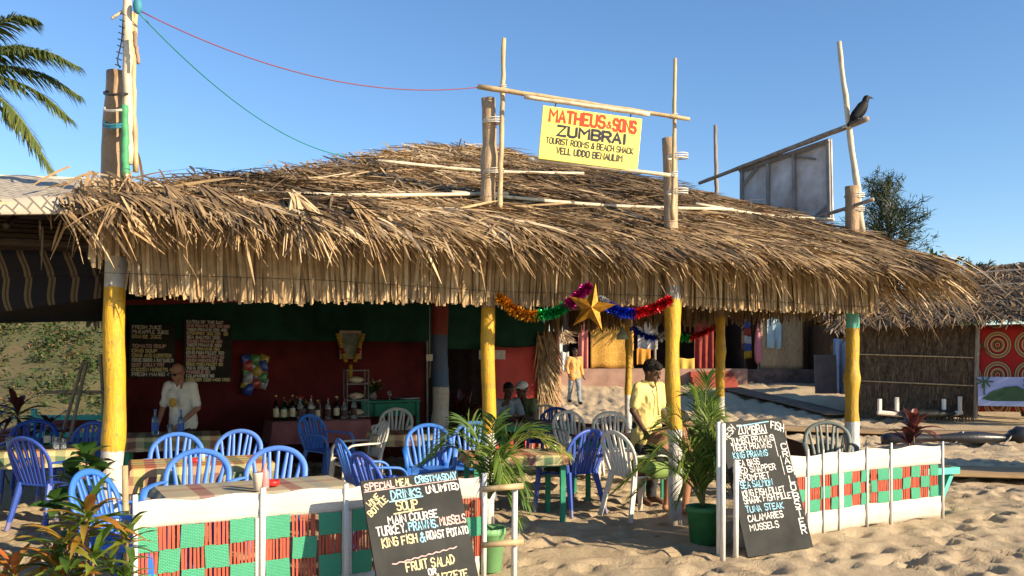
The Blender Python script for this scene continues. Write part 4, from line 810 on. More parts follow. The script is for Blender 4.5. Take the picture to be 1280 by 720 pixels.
T = lambda s, u0, v, u1, hh, m=0, ww=.013, rot=0: Lt.text(s, u0 * w, h - v * KV * w, u1 * w, hh * KV * w, ww * w, rot, m, .07)
LN = lambda pts, ww, m: Lt.line([(u * w, h - v * KV * w) for u, v in pts], ww * w, m)
T('SPECIAL', .03, .105, .33, .07, 2); T('MEAL', .345, .10, .50, .07, 3); T('CRISTMASDAY', .54, .095, .99, .07, 1)
LN([(.02, .125), (.4, .118), (.7, .112), (.98, .105)], .008, 2)
T('WINE', .045, .295, .195, .06, 3, .011, .58); T('BOTTLE', .045, .395, .285, .062, 3, .011, .62)
T('DRINKS', .27, .235, .585, .085, 1); LN([(.25, .26), (.59, .245)], .013, 1); T('UNLIMITED', .63, .215, .99, .075, 0)
T('SOUP', .30, .365, .53, .095, 3); LN([(.27, .395), (.56, .38)], .013, 3)
T('MAIN COURSE', .20, .49, .71, .078, 0); T('TURKEY.', .07, .60, .37, .09, 0); T('PRAWNS.', .39, .595, .69, .085, 1); T('MUSSELS', .71, .585, .99, .085, 2)
T('KING FISH', .10, .725, .46, .09, 3); T('&', .475, .735, .54, .10, 1); T('ROAST POTATO', .55, .715, .99, .08, 0)
LN([(.17 + .037 * k, .905 - .004 * k + .012 * (k % 2)) for k in range(19)], .010, 2)
T('FRUIT SALAD', .29, 1.005, .79, .09, 3); T('OR', .50, 1.08, .58, .06, 0); T('MUZZETE', .53, 1.17, .90, .08, 3)
Lt.mb.build('chalk_lettering', m_ch, t)
t, w, h = board('chalk_menu_board', 'black chalkboard listing fresh fish, leaning at the gap beside the potted palm', at(935, 697, 7.18), at(1017, 684, 7.45), at(902, 528, 7.5))
Lt = Letters()
KV = .745
T('FRESH', .04, .34, .30, .12, 0, .010, .62); LN([(.28, .09), (.78, .05)], .014, 1); T('ZUMBRAI', .27, .23, .72, .14, 0, .015); LN([(.28, .265), (.72, .245)], .010, 0); T('FISH', .78, .17, .99, .13, 0, .014, -.3)
for s, y, u1, m in (('JUMBO PRAWNS', .385, .80, 0), ('TIGER PRAWNS', .50, .74, 0), ('KING PRAWNS', .63, .65, 1), ('SEA BASS', .76, .50, 0), ('RED SNAPPER', .88, .72, 0), ('S.POMFRET', 1.01, .60, 0), ('SEA SALMON', 1.13, .62, 1), ('KING FISH FILLET', 1.27, .78, 0), ('SHARK FISH FILLET', 1.38, .90, 0), ('TUNA STEAK', 1.53, .70, 1), ('CALAMARIES', 1.67, .66, 0), ('MUSSELS', 1.82, .56, 0)):
    T(s, .12, y, u1, .10, m, .012)
for k, ch in enumerate('CRAB'): T(ch, .87, .55 + .13 * k, .97, .1, 0, .015)
for k, ch in enumerate('LOBSTER'): T(ch, .87, 1.12 + .145 * k, .97, .115, 0, .016)
LN([(.80, .30), (.80, .66)], .010, 0); LN([(.83, .66), (.83, .98)], .010, 0); LN([(1.0 - .02, .42), (.985, 1.0)], .010, 0)
Lt.mb.build('chalk_lettering', m_ch, t)
def wallboard(label, px0, px1, py0, py1, lines, seed):
    P0 = None
    def onwall(px, py):
        k = (px - CX) / F; s = (k * (SO.y + et.y * (BT - .06)) - SO.x - et.x * (BT - .06)) / (es.x - k * es.y); p = W(s, BT - .06); return Vector((p.x, p.y, EYE - (py - HY) * p.y / F))
    t, w, h = board('menu_board', label, onwall(px0, py1), onwall(px1, py1), onwall(px0, py0)); random.seed(seed)
    global Lt; Lt = Letters(); n = len(lines)
    for k, (s, u1, m) in enumerate(lines):
        if s: Lt.text(s, .06 * w, h * (1 - (k + .92) / (n + .3)), u1 * w, h / (n + .3) * .66, .022 * w, .0, m, .05)
    Lt.mb.build('chalk_lettering', m_ch, t)
wallboard('dark menu board headed fresh juice on the back wall, left of the taller one', 161, 219, 405, 472, [('FRESH JUICE', .7, 0), ('PINEAPPLE JUICE', .85, 0), ('ORANGE JUICE', .7, 3), ('', 0, 0), ('TOMATO SOUP', .8, 2), ('CRAB SOUP', .6, 3), ('CRAB AND LOBSTER', .92, 3), ('(TO BE ORDER A DAY EARLY)', .96, 0), ('BEEF CHILLY FRY', .76, 2), ('CHICKEN NUGGETS 40', .98, 3), ('FRESH MANGO 40', .95, 0)], 3)
wallboard('tall dark menu board headed catch of the day, behind the bald man', 229, 289, 399, 478, [('CATCH OF THE DAY', .82, 0), ('KING PRAWNS 250 400 500', .95, 2), ('TIGER PRAWNS 250 400', .9, 0), ('S.POMFRET 200 250 300', .92, 3), ('SEA SALMON 200', .75, 0), ('JUMBO PRAWNS 450', .8, 2), ('TIGER PRAWNS 200', .78, 0), ('KING PRAWNS 180', .75, 3), ('KING FISH FILLET 100', .84, 0), ('SHARK FISH FILLET 90', .84, 2), ('LEMON FISH FILLET 90', .82, 2), ('ROCK FISH FILLET 90', .82, 3), ('TUNA STEAK 90', .66, 0), ('MUSSELS 80', .55, 2), ('CALAMARIES 90', .64, 0), ('LOBSTER 1200 1400 1700', .97, 3)], 4)
random.seed(12)
# ------------------------------------------------------------------ tinsel garlands and the gold star
def tinselmat(name, col):
    m, t, b, N, L = nodes(name); setp(b, .28, .6, .75); a = N.new('ShaderNodeAttribute'); a.attribute_name = 'tone'
    L.new(mixc(N, L, a.outputs['Fac'], [c * .35 for c in col], [min(1, c * 1.2) for c in col]), b.inputs['Base Color']); return m
tin = {k: tinselmat(k + ' tinsel', c) for k, c in (('orange', (.95, .36, .02)), ('green', (.02, .55, .13)), ('magenta', (.75, .02, .32)), ('silver', (.8, .8, .82)), ('blue', (.02, .07, .75)), ('red', (.8, .02, .03)))}
def garland(label, pts, segs, r, seed, n=1500):
    t = thing('tinsel_garland', label, 'garland', (0, 0, 0)); P = curve_pts(pts, 80); rr = np.random.default_rng(seed); u0 = 0
    for cname, u1 in segs:
        u = rr.uniform(u0, u1, n); base = np.array([P[min(int(x * 80), 79)].lerp(P[min(int(x * 80), 79) + 1], x * 80 % 1) for x in u]); d = unit(rr.normal(0, 1, (n, 3)))
        V, f, q = leaf_arrays(base + d * .012, d, rr.normal(0, 1, (n, 3)), rr.uniform(.3, .85, n) * r, .018, .1, rr.random(n), 'needle', 2); npmesh(cname + '_tinsel', V, f, tin[cname], t, tone=q); u0 = u1
garland('tinsel garland hanging left of the gold star, orange to green to magenta', [at(624, 371, 8.0), at(652, 392, 8.0), at(690, 391, 8.0), at(714, 377, 8.0), at(736, 358, 8.0)], [('orange', .38), ('green', .68), ('magenta', 1)], .07, 1)
garland('tinsel garland hanging right of the gold star, silver to blue to red', [at(748, 375, 8.0), at(762, 383, 8.0), at(783, 391, 8.05), at(812, 387, 8.1), at(838, 374, 8.1)], [('silver', .16), ('blue', .58), ('red', 1)], .065, 2)
garland('dark tinsel garland in the shade beyond the right front post', [at(790, 410, 11.5), at(812, 422, 11.6), at(835, 420, 11.7), at(862, 422, 11.8), at(892, 410, 11.9)], [('blue', .35), ('silver', .5), ('green', .75), ('red', 1)], .08, 3, 380)
stt = thing('gold_star', 'five pointed gold foil star hanging from the eave', 'star', at(739, 385, 7.85))
mb = MB(); o_ = [(.245 * (1 if k % 2 == 0 else .38) * math.sin(R(36) * k), .245 * (1 if k % 2 == 0 else .38) * math.cos(R(36) * k)) for k in range(10)]
vs = [(x, 0, z) for x, z in o_] + [(0, -.07, 0), (0, .07, 0)]; mb.add(vs, [(k, (k + 1) % 10, 10) for k in range(10)] + [((k + 1) % 10, k, 11) for k in range(10)])
b_ = mb.build('body', mat('gold foil', (.55, .26, .03), .33, .5, 12, .3, 60, metal=.7, spec=.5), stt); b_.rotation_euler = (0, R(10), R(-2)); b_.scale = (.92,) * 3
MB().tube([(0, 0, .24), (.0, .05, .4)], .003, 4).build('string', m_wire, stt)
ln = thing('hanging_lamp', 'small pale bell shaped lamp hanging near the rear yellow post', 'lamp', at(778, 420, 12.6)); MB().lathe([(.09, -.05), (.075, .02), (.03, .10), (.015, .13)], n=12).build('lamp_shade', mat('pale green shade', (.40, .50, .38), .5), ln, smooth=True); MB().tube([(0, 0, .12), (0, 0, .5)], .004, 4).build('cord', m_wire, ln)
# ------------------------------------------------------------------ plastic chairs
ARCH = [(-.19, .19, .43), (-.225, .215, .54), (-.245, .245, .66), (-.225, .285, .77), (-.135, .318, .855), (0, .328, .885), (.135, .318, .855), (.225, .285, .77), (.245, .245, .66), (.225, .215, .54), (.19, .19, .43)]
def make_chair(m):
    t = thing('plastic_chair', 'x', 'chair')
    mb = MB()
    def seat(u, v):
        x = (u - .5) * (.46 - .06 * v); y = -.22 + .43 * v; return (x, y, .425 - .022 * math.sin(3.14 * u) * math.sin(3.14 * v) - .03 * (1 - v) ** 6 + .01 * v)
    mb.grid(seat, 10, 10); mb.build('seat', m, t, smooth=True, solid=.02)
    mb = MB(); P = curve_pts(ARCH, 36); mb.tube(P, .024, 8, flat=.62, ref=(0, 1, 0))
    for k in range(7):
        x0 = -.135 + .045 * k; x1 = -.195 + .065 * k; p = min(P[6:31], key=lambda q: abs(q.x - x1)); c = (p.y + .19) / 2
        mb2 = [(x0, .192, .425), (x0 + (x1 - x0) * .35, .205 + (p.y - .19) * .3, .425 + (p.z - .425) * .4), (p.x, p.y, p.z - .005)]
        q = curve_pts(mb2, 6); n = len(q); w = [.017, .019, .019, .018, .017, .015, .013]
        vs = [(a.x - w[i], a.y - .005, a.z) for i, a in enumerate(q)] + [(a.x + w[i], a.y - .005, a.z) for i, a in enumerate(q)] + [(a.x + w[i], a.y + .008, a.z) for i, a in enumerate(q)] + [(a.x - w[i], a.y + .008, a.z) for i, a in enumerate(q)]
        fs = [(a * n + i, ((a + 1) % 4) * n + i, ((a + 1) % 4) * n + i + 1, a * n + i + 1) for a in range(4) for i in range(n - 1)]; mb.add(vs, fs)
    mb.build('backrest', m, t, smooth=True)
    for sx in (-1, 1):
        q = curve_pts([(sx * .243, .245, .65), (sx * .262, .12, .655), (sx * .272, -.06, .65), (sx * .268, -.17, .635), (sx * .258, -.225, .57), (sx * .245, -.235, .46)], 14)
        MB().tube(q, [.022, .024, .026, .028, .03, .03, .03, .03, .03, .029, .027, .026, .025, .024, .024], 8, flat=.45, ref=(0, 0, 1)).build('armrest', m, t, smooth=True)
    for sx in (-1, 1):
        for fr_ in (0, 1):
            a, b = ((sx * .235, -.22, .47), (sx * .268, -.265, 0)) if fr_ else ((sx * .185, .19, .45), (sx * .245, .30, 0))
            MB().tube([Vector(a), Vector(a).lerp(Vector(b), .5), Vector(b)], [.036, .03, .026], 6, flat=.8).build('leg', m, t, smooth=False)
    return t
protos = {k: make_chair(m) for k, m in (('blue', m_blue), ('navy', m_navy), ('white', m_wplas), ('grey', m_gplas))}; used = set()
def chair(kind, px, D, rot, label, z=0, sc=1.0, lean=0):
    o = protos[kind] if kind not in used else copy_tree(protos[kind]); used.add(kind)
    p = gp(px, D); o.location = (p.x, p.y, z); o.rotation_euler = (R(lean), 0, R(rot)); o.scale = (sc,) * 3
    o['label'] = label; o['group'] = {'blue': 'blue plastic chairs', 'navy': 'blue plastic chairs', 'white': 'white plastic chairs', 'grey': 'grey plastic chairs'}[kind]; return o
chair('blue', 235, 6.72, 4, 'sunlit blue chair, left one behind the near table with the muted check cloth')
chair('blue', 331, 6.95, -4, 'sunlit blue chair, right one behind the near table with the muted check cloth')
chair('blue', 211, 8.35, 6, 'sunlit blue chair beyond the second table, in front of the bald man')
chair('blue', 283, 8.75, -8, 'sunlit blue chair on the far side of the second table, right of the water bottles')
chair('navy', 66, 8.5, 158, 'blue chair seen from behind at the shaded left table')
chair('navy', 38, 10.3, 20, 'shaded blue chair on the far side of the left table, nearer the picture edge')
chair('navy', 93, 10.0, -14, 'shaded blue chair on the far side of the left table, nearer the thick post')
chair('blue', 168, 5.66, 84, 'blue chair half hidden behind the croton leaves by the thick post')
chair('blue', 409, 11.6, 60, 'blue armchair turned sideways in front of the bottle table')
chair('blue', 537, 9.6, 8, 'blue chair behind the left potted palm, left of the middle yellow post')
chair('blue', 588, 10.0, -6, 'blue chair partly hidden by the middle yellow post')
chair('blue', 468, 8.1, 115, 'blue chair seen edge on beside the white armchair with the patterned cushion')
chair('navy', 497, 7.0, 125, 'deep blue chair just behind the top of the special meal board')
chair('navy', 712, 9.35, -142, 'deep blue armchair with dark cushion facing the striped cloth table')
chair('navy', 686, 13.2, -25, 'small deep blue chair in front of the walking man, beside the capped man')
chair('white', 490, 13.0, -5, 'white chair in shade in front of the green desk')
chair('white', 447, 10.3, -62, 'white armchair with patterned cushion turned left, under the bottle table end')
chair('white', 722, 12.3, 25, 'cream white chair, left one of the pair behind the dark tabled corner')
chair('white', 768, 12.0, 5, 'white chair, right one of the pair beside the rear yellow post')
chair('white', 797, 9.1, 122, 'white chair the bare backed woman sits in')
chair('white', 670, 14.1, -30, 'white chair the man in the white cap sits in')
chair('grey', 1037, 10.0, -14, 'grey chair behind the right fence and fish menu board')
mb_c = mat('brown patterned cushion', (.16, .07, .045), .9, .6, 24); mb_d = mat('dark cushion cloth', (.045, .05, .045), .9, .4, 20); mb_r = mat('dark red cushion cloth', (.14, .03, .03), .9, .5, 24)
def cushion(px, D, rot, m, label):
    p = gp(px, D); o = MB().grid(lambda u, v: ((u - .5) * .40, (v - .5) * .38, .03 * min(1, 6 * min(u, v, 1 - u, 1 - v))), 10, 10).build('seat_cushion', m, smooth=True, solid=.03); o.location = (p.x, p.y, .455); o.rotation_euler.z = R(rot); tag(o, label, 'cushion')
cushion(447, 10.3, -62, mb_c, 'brown patterned cushion on the white armchair'); cushion(712, 9.35, -142, mb_d, 'dark cushion on the deep blue armchair'); cushion(797, 9.1, 122, mb_r, 'dark red cushion under the bare backed woman')
# ------------------------------------------------------------------ tables with cloths
def table(px, D, wx, wy, h, rot, tl, cl, clothm, legm=None, drop=.16, topm=None):
    p = gp(px, D); t = thing('table', tl, 'table', (p.x, p.y, 0), R(rot), 'dining tables of the restaurant'); lm = legm or m_greenp
    MB().bevbox((0, 0, h - .015), (wx, wy, .03), .004).build('tabletop', topm or m_wood, t)
    for sx in (-1, 1):
        for sy in (-1, 1): MB().box((sx * (wx / 2 - .05), sy * (wy / 2 - .05), (h - .03) / 2 - .05), (.05, .05, h + .07 - .03)).build('leg', lm, t)
    mb = MB()
    for sy in (-1, 1): mb.box((0, sy * (wy / 2 - .05), h - .075), (wx - .15, .025, .08))
    for sx in (-1, 1): mb.box((sx * (wx / 2 - .05), 0, h - .075), (.025, wy - .15, .08))
    mb.build('apron', lm, t)
    if clothm:
        nx, ny = 44, 30; ex, ey = wx / 2 + .008, wy / 2 + .008; ph = px
        def fn(u, v):
            x, y = (u - .5) * 2 * (ex + drop), (v - .5) * 2 * (ey + drop); dx, dy = max(0, abs(x) - ex), max(0, abs(y) - ey); dd = max(dx, dy); z = h + .006 - dd
            fl = .022 * dd / drop if drop else 0
            X, Y = math.copysign(min(abs(x), ex) + (fl * (1 + math.sin(y * 22 + ph)) if dx else 0), x), math.copysign(min(abs(y), ey) + (fl * (1 + math.sin(x * 20 + ph)) if dy else 0), y); return (X, Y, z)
        mb = MB(); mb.grid(fn, nx, ny); o = mb.build('tablecloth', clothm, smooth=False); o.location = (p.x, p.y, 0); o.rotation_euler.z = R(rot); tag(o, cl, 'tablecloth', None)
    return t
table(318, 6.17, 1.25, .60, .725, 29, 'green table nearest the camera, just behind the long plaited fence', 'muted beige and maroon check cloth on the near table behind the fence', m_plaid2, drop=.05)
table(252, 7.75, 1.15, .72, .72, 24, 'green table between two pairs of sunlit blue chairs', 'bright check cloth on the table between two pairs of sunlit blue chairs', m_plaid, drop=.2)
table(216, 10.4, 1.05, .8, .74, 20, 'green table the bald man leans over', 'check cloth with yellow and red squares on the table before the bald man', m_plaid)
table(42, 8.9, 1.0, .75, .72, 22, 'table in the shade left of the thick yellow post', 'check cloth on the shaded table left of the thick post', m_plaid, mat('red painted leg', (.35, .05, .03), .6))
table(642, 9.05, .98, .7, .66, 12, 'green legged table beside the deep blue armchair', 'red and yellow striped cloth on the green legged table by the deep blue armchair', m_plaid, drop=.1)
table(772, 10.5, 1.0, .75, .72, 10, 'dark topped green table between the white chairs and the standing waiter', None, None, topm=mat('dark table top', (.06, .045, .035), .5, .3))
table(500, 10.9, .72, .7, .72, 15, 'table with check cloth right of the white armchair', 'yellow and red check cloth hanging from the table right of the white armchair', m_plaid, drop=.14)
table(660, 13.2, 1.15, .75, .70, 20, 'dark table where the two men sit', None, None, topm=mat('grey table top', (.16, .15, .13), .6, .3))
bt_ = table(397, 12.75, 1.38, .62, .76, 25, 'bar table holding the rows of bottles', 'dull pink cloth over the bottle table', mat('dull pink cloth', (.30, .115, .115), .9, .2, 4), m_wood, drop=.32)
dk = thing('green_desk', 'green painted desk with one drawer against the dark red wall', 'desk', gp(483, 14.1), SA)
MB().bevbox((0, 0, .97), (.98, .5, .035), .004).build('desktop', m_greenp, dk)
for sx in (-1, 1):
    for sy in (-1, 1): MB().box((sx * .45, sy * .21, .47), (.05, .05, .96)).build('leg', m_greenp, dk)
dr_ = MB().box((0, -.235, .84), (.52, .03, .19)).build('drawer', m_greenp, dk); MB().tube([(-.05, -.265, .85), (0, -.28, .845), (.05, -.265, .85)], .008, 6).build('handle', m_wplas, dr_); MB().box((0, -.2, .84), (.9, .02, .2)).build('apron', m_greenp, dk)
# ------------------------------------------------------------------ bottles and small things
def bottle_proto(kind):
    t = thing(kind[0], 'x', 'bottle'); r, h, m = kind[1:4]
    MB().lathe([(r * .9, 0), (r, .01), (r, h * .55), (r * .85, h * .66), (r * .36, h * .78), (r * .33, h * .97), (r * .4, h)], n=10).build('body', m, t, smooth=True)
    MB().lathe([(r * 1.01, h * .15), (r * 1.015, h * .16), (r * 1.015, h * .48), (r * 1.01, h * .49)], n=10).build('label_band', kind[4], t, smooth=True); MB().lathe([(r * .42, h * .96), (r * .42, h * 1.02)], n=8).build('cap', kind[5], t)
    return t
m_goldcap = mat('gold cap', (.5, .35, .1), .4, metal=.6); m_redcap = mat('red cap', (.45, .03, .03), .5); m_wcap = mat('blue cap', (.05, .15, .5), .5)
bps = [bottle_proto(k) for k in (('liquor_bottle', .038, .29, m_gbrown, m_label, m_goldcap), ('liquor_bottle', .042, .26, m_ggreen, m_label, m_redcap), ('liquor_bottle', .04, .28, m_glass, mat('dark label', (.10, .05, .05), .6, .4, 20), m_redcap))]; wb = bottle_proto(('water_bottle', .04, .29, m_gblue, m_lblue, m_wcap)); bu = [0, 0, 0, 0]
blab = ['brown liquor bottle with gold cap among the bar bottles', 'green liquor bottle with red cap among the bar bottles', 'clear liquor bottle with dark label among the bar bottles']
r = random.Random(3); tb_ = Vector(bt_.location); tc = Matrix.Rotation(R(25), 3, 'Z')
for k in range(20):
    i = r.randrange(3); o = bps[i] if not bu[i] else copy_tree(bps[i]); bu[i] = 1
    lx = -.62 + 1.16 * k / 19 + r.uniform(-.02, .02); 
    if .0 < 0: continue
    o.location = tb_ + tc @ Vector((lx, -.12 + .2 * (k % 2) + r.uniform(-.03, .03), .768)); o.scale = (1.05, 1.05, r.uniform(.85, 1.25)); o['label'] = blab[i]; o['group'] = ['brown bar bottles', 'green bar bottles', 'clear bar bottles'][i]
def flowers(name, label, loc, h, cols, seed, vm):
    t = thing(name, label, 'flowers', loc); rr = np.random.default_rng(seed); MB().lathe([(.04, 0), (.055, .05), (.04, .12), (.05, .16)], n=10).build('vase', vm, t, smooth=True)
    n = 120; d = unit(rr.normal(0, 1, (n, 3)) * (.6, .6, .5) + (0, 0, .9)); V, f, q = leaf_arrays(np.array([[0, 0, .12]]) + d * rr.uniform(0, .04, n)[:, None], d, rr.normal(0, 1, (n, 3)), rr.uniform(.1, h - .1, n), .02, .15, rr.uniform(.1, .6, n), 'lance', 3); npmesh('foliage', V, f, m_scrub, t, tone=q)
    for ci, c in enumerate(cols):
        mb = MB()
        for k in range(8): a = unit(rr.normal(0, 1, 3) * (.6, .6, .4) + (0, 0, .9)) * (h - .06) * rr.uniform(.8, 1.05); mb.sphere((a[0], a[1], a[2] + .06), .016, 6, 4)
        mb.build('blossom', mat('blossom', c, .8), t)
flowers('flower_vase', 'vase of orange flowers standing among the bar bottles', tb_ + tc @ Vector((-.28, .16, .768)), .32, [(.5, .2, .03), (.45, .33, .05)], 3, m_gbrown)
flowers('flower_vase', 'vase with small white and yellow flowers on the green desk', Vector(dk.location) + Vector((-.2, -.05, .988)), .34, [(.5, .48, .4), (.5, .35, .05)], 4, m_glass)
kt = MB().lathe([(.02, 0), (.2, .005), (.23, .03), (.235, .03), (.2, .0)], n=20).build('metal_tray', mat('steel tray', (.4, .4, .4), .3, metal=.8), smooth=True, loc=Vector(dk.location) + Vector((.30, .1, .99))); tag(kt, 'round steel tray lying on the green desk', 'tray')
gl = MB().lathe([(.03, 0), (.01, .01), (.01, .06), (.035, .09), (.03, .14)], n=10).build('wine_glass', m_glass, smooth=True, loc=Vector(dk.location) + Vector((.05, 0, .988))); tag(gl, 'stemmed glass standing on the green desk beside the tray', 'glass')
rk = thing('wire_rack', 'three tier clear rack with cups at the right end of the bar table', 'rack', tb_ + tc @ Vector((.60, .12, .768)), R(25))
for sx in (-1, 1):
    for sy in (-1, 1): MB().tube([(sx * .16, sy * .1, 0), (sx * .16, sy * .1, .72)], .008, 6).build('upright', m_gplas, rk)
for z in (.02, .26, .5, .7): MB().box((0, 0, z), (.34, .22, .015)).build('shelf', m_gplas, rk)
for z in (.06, .30, .54): MB().sphere((0, 0, z + .02), (.12, .08, .05)).build('basket', m_label, rk, smooth=True)
bx_ = MB().bevbox((0, 0, .09), (.13, .08, .2), .006).build('carton', m_wplas, loc=tb_ + tc @ Vector((-.05, -.05, .768))); tag(bx_, 'white carton among the bar bottles', 'carton')
def put(o, first, px, D, z, label, sc=1):
    p = at(px, 0, D); o.location = (p.x, p.y, z); o['label'] = label; o.scale = (sc,) * 3; return o
put(wb, 1, 194, 10.25, .748, 'water bottle on the bald man’s table, left one'.replace('’', "'")); put(copy_tree(wb), 0, 226, 10.15, .748, "water bottle on the bald man's table, in front of his shirt")
for b in (wb,): b['group'] = 'water bottles'
def glass_(px, D, z, label, h=.12, m=m_glass, r=.035): o = MB().lathe([(r * .8, 0), (r * .82, .004), (r, h), (r * .93, h), (r * .76, .01)], n=12, top=False).build('drinking_glass', m, smooth=True); put(o, 0, px, D, z, label); tag(o, None, 'glass')
glass_(12, 8.75, .732, 'drinking glass at the near left edge of the shaded table'); glass_(70, 8.75, .732, 'drinking glass, left one of the pair near the thick post'); glass_(79, 8.8, .732, 'drinking glass, right one of the pair near the thick post', .1); glass_(213, 10.2, .752, "empty glass between the two water bottles on the bald man's table")
gbt = copy_tree(bps[1]); put(gbt, 0, 59, 9.1, .732, 'green bottle standing on the shaded table left of the thick post', .8)
def lathe_item(name, cat, label, prof, m, px, D, z): o = MB().lathe(prof, n=12).build(name, m, smooth=True); put(o, 0, px, D, z, label); tag(o, None, cat)
lathe_item('paper_cup', 'cup', 'white paper cup with orange rim on the near table', [(.025, 0), (.035, .11), (.036, .115)], mat('paper cup', (.68, .60, .48), .7), 322, 5.87, .742)
lathe_item('sauce_bottle', 'bottle', 'pink squeeze bottle on the near table', [(.028, 0), (.03, .01), (.028, .11), (.012, .14), (.006, .17)], mat('pink plastic', (.62, .25, .24), .4), 331, 5.95, .742)
lathe_item('ash_tray', 'ash tray', 'red plastic ash tray on the near table beside the pink bottle', [(.05, 0), (.055, .035), (.045, .035), (.04, .01)], mat('red plastic', (.62, .03, .025), .4), 340, 6.1, .742)
lathe_item('ash_tray', 'ash tray', 'red ash tray on the check cloth between the sunlit chairs', [(.05, 0), (.055, .035), (.045, .035), (.04, .01)], mat('red plastic', (.5, .03, .025), .4), 244, 7.6, .728)
lathe_item('sauce_bottle', 'bottle', 'small white salt bottle on the check cloth between the sunlit chairs', [(.022, 0), (.024, .08), (.01, .11)], m_wplas, 253, 7.7, .728)
# ------------------------------------------------------------------ things on the back wall
def wallpt(px, py, dt=.1):
    k = (px - CX) / F; s = (k * (SO.y + et.y * (BT - dt)) - SO.x - et.x * (BT - dt)) / (es.x - k * es.y); p = W(s, BT - dt); return Vector((p.x, p.y, EYE - (py - HY) * p.y / F))
pf = thing('framed_picture', 'small pale picture in a white frame on the dark red wall', 'picture', wallpt(438, 431), SA)
mb = MB(); 
for x, z, sx, sz in ((0, .21, .36, .04), (0, -.21, .36, .04), (-.16, 0, .04, .38), (.16, 0, .04, .38)): mb.box((x, 0, z), (sx, .03, sz))
mb.build('frame', mat('cream frame', (.42, .32, .25), .6, .3), pf); MB().box((0, .008, 0), (.28, .01, .38)).build('print', mat('faded print', (.20, .24, .18), .6, .5, 9), pf)
gm = thing('marigold_garland', 'yellow and red marigold garland draped round the framed picture', 'garland', wallpt(438, 431, .14), SA)
for mm, lst in ((mat('marigold', (.52, .32, .03), .9, .3, 30), [(sx * (.21 - .13 * k / 9), .16 - .42 * k / 9) for k in range(10) for sx in (-1, 1) if k not in (5, 6)] + [(0, -.34 - .045 * k) for k in range(5)]), (mat('red flower', (.30, .02, .02), .9, .3, 30), [(sx * (.21 - .13 * k / 9), .16 - .42 * k / 9) for k in (5, 6) for sx in (-1, 1)] + [(0, -.3), (0, -.58)])):
    mb = MB()
    for x, z in lst: mb.sphere((x, 0, z), (.038, .035, .032), 8, 5)
    mb.build('flower_string', mm, gm, smooth=True)
sn = thing('snack_bundle', 'hanging bundle of shiny snack packets on the dark red wall', 'packets', wallpt(319, 468, .12), SA); rr = random.Random(8)
for k in range(16):
    c = [(.05, .1, .45), (.1, .32, .12), (.5, .4, .06), (.45, .05, .05), (.45, .45, .5)][k % 5]
    MB().grid(lambda u, v: ((u - .5) * .14, -.03 * math.sin(3.14 * u) * math.sin(3.14 * v), (v - .5) * .17), 5, 5).build('packet', mat('foil packet', c, .3, .5, 20, spec=.6), sn, smooth=True, solid=.02, loc=(-.12 + .12 * (k % 3) + rr.uniform(-.02, .02), -.02 * (k % 2), .22 - .09 * (k // 3))).rotation_euler = (0, rr.uniform(-.4, .4), rr.uniform(-.4, .4))
MB().tube([(0, 0, .3), (0, .02, .45)], .005, 4).build('string', m_wire, sn)
mx = thing('meter_box', 'small pale switch box fixed to the thick red and blue post', 'switch box', at(537, 447, 13.0)); MB().bevbox((0, 0, 0), (.09, .07, .1), .006).build('box', m_wplas, mx); MB().tube([(0, 0, .05), (.0, .02, .75)], .008, 5).build('conduit', m_gplas, mx); MB().tube([(0.01, 0, -.05), (.0, .02, -.3)], .008, 5).build('conduit', m_gplas, mx)
lb = thing('pole_ladder', 'rough pole trestle leaning in the shade under the lean-to', 'trestle', gp(88, 11.5))
for a, b in (((-.3, 0, 0), (.12, .1, 1.6)), ((.0, -.3, 0), (.17, .1, 1.6)), ((.35, .3, 0), (.3, .2, 1.7))): MB().tube([a, b], .025, 6).build('pole', m_grey_log, lb)
MB().tube([(-.35, 0, 1.2), (.5, .15, 1.2)], .02, 6).build('rung', m_grey_log, lb)
tq = thing('slatted_bench', 'small turquoise slatted bench in the shade behind the left table', 'bench', gp(85, 12.6))
for z in (.3, .55, .8): MB().box((0, 0, z), (1.1, .04, .07)).build('slat', m_turq, tq)
for x in (-.5, .5): MB().box((x, .03, .45), (.06, .06, .95)).build('leg', m_turq, tq)
MB().box((0, -.2, .42), (1.1, .36, .04)).build('seat', m_turq, tq)
for x in (-.5, .5): MB().box((x, -.34, .2), (.05, .05, .42)).build('leg', m_turq, tq)
rc = thing('red_kayak', 'red hull lying at the foot of the bank at the left edge', 'kayak', gp(18, 13.2), R(25)); MB().sphere((0, 0, .45), (1.2, .22, .17), 16, 9, Euler((0, R(-14), 0)).to_matrix()).build('hull', mat('red hull', (.30, .05, .03), .5, .2), rc, smooth=True); MB().box((0, 0, .16), (.3, .3, .32)).build('rest', m_wood, rc)
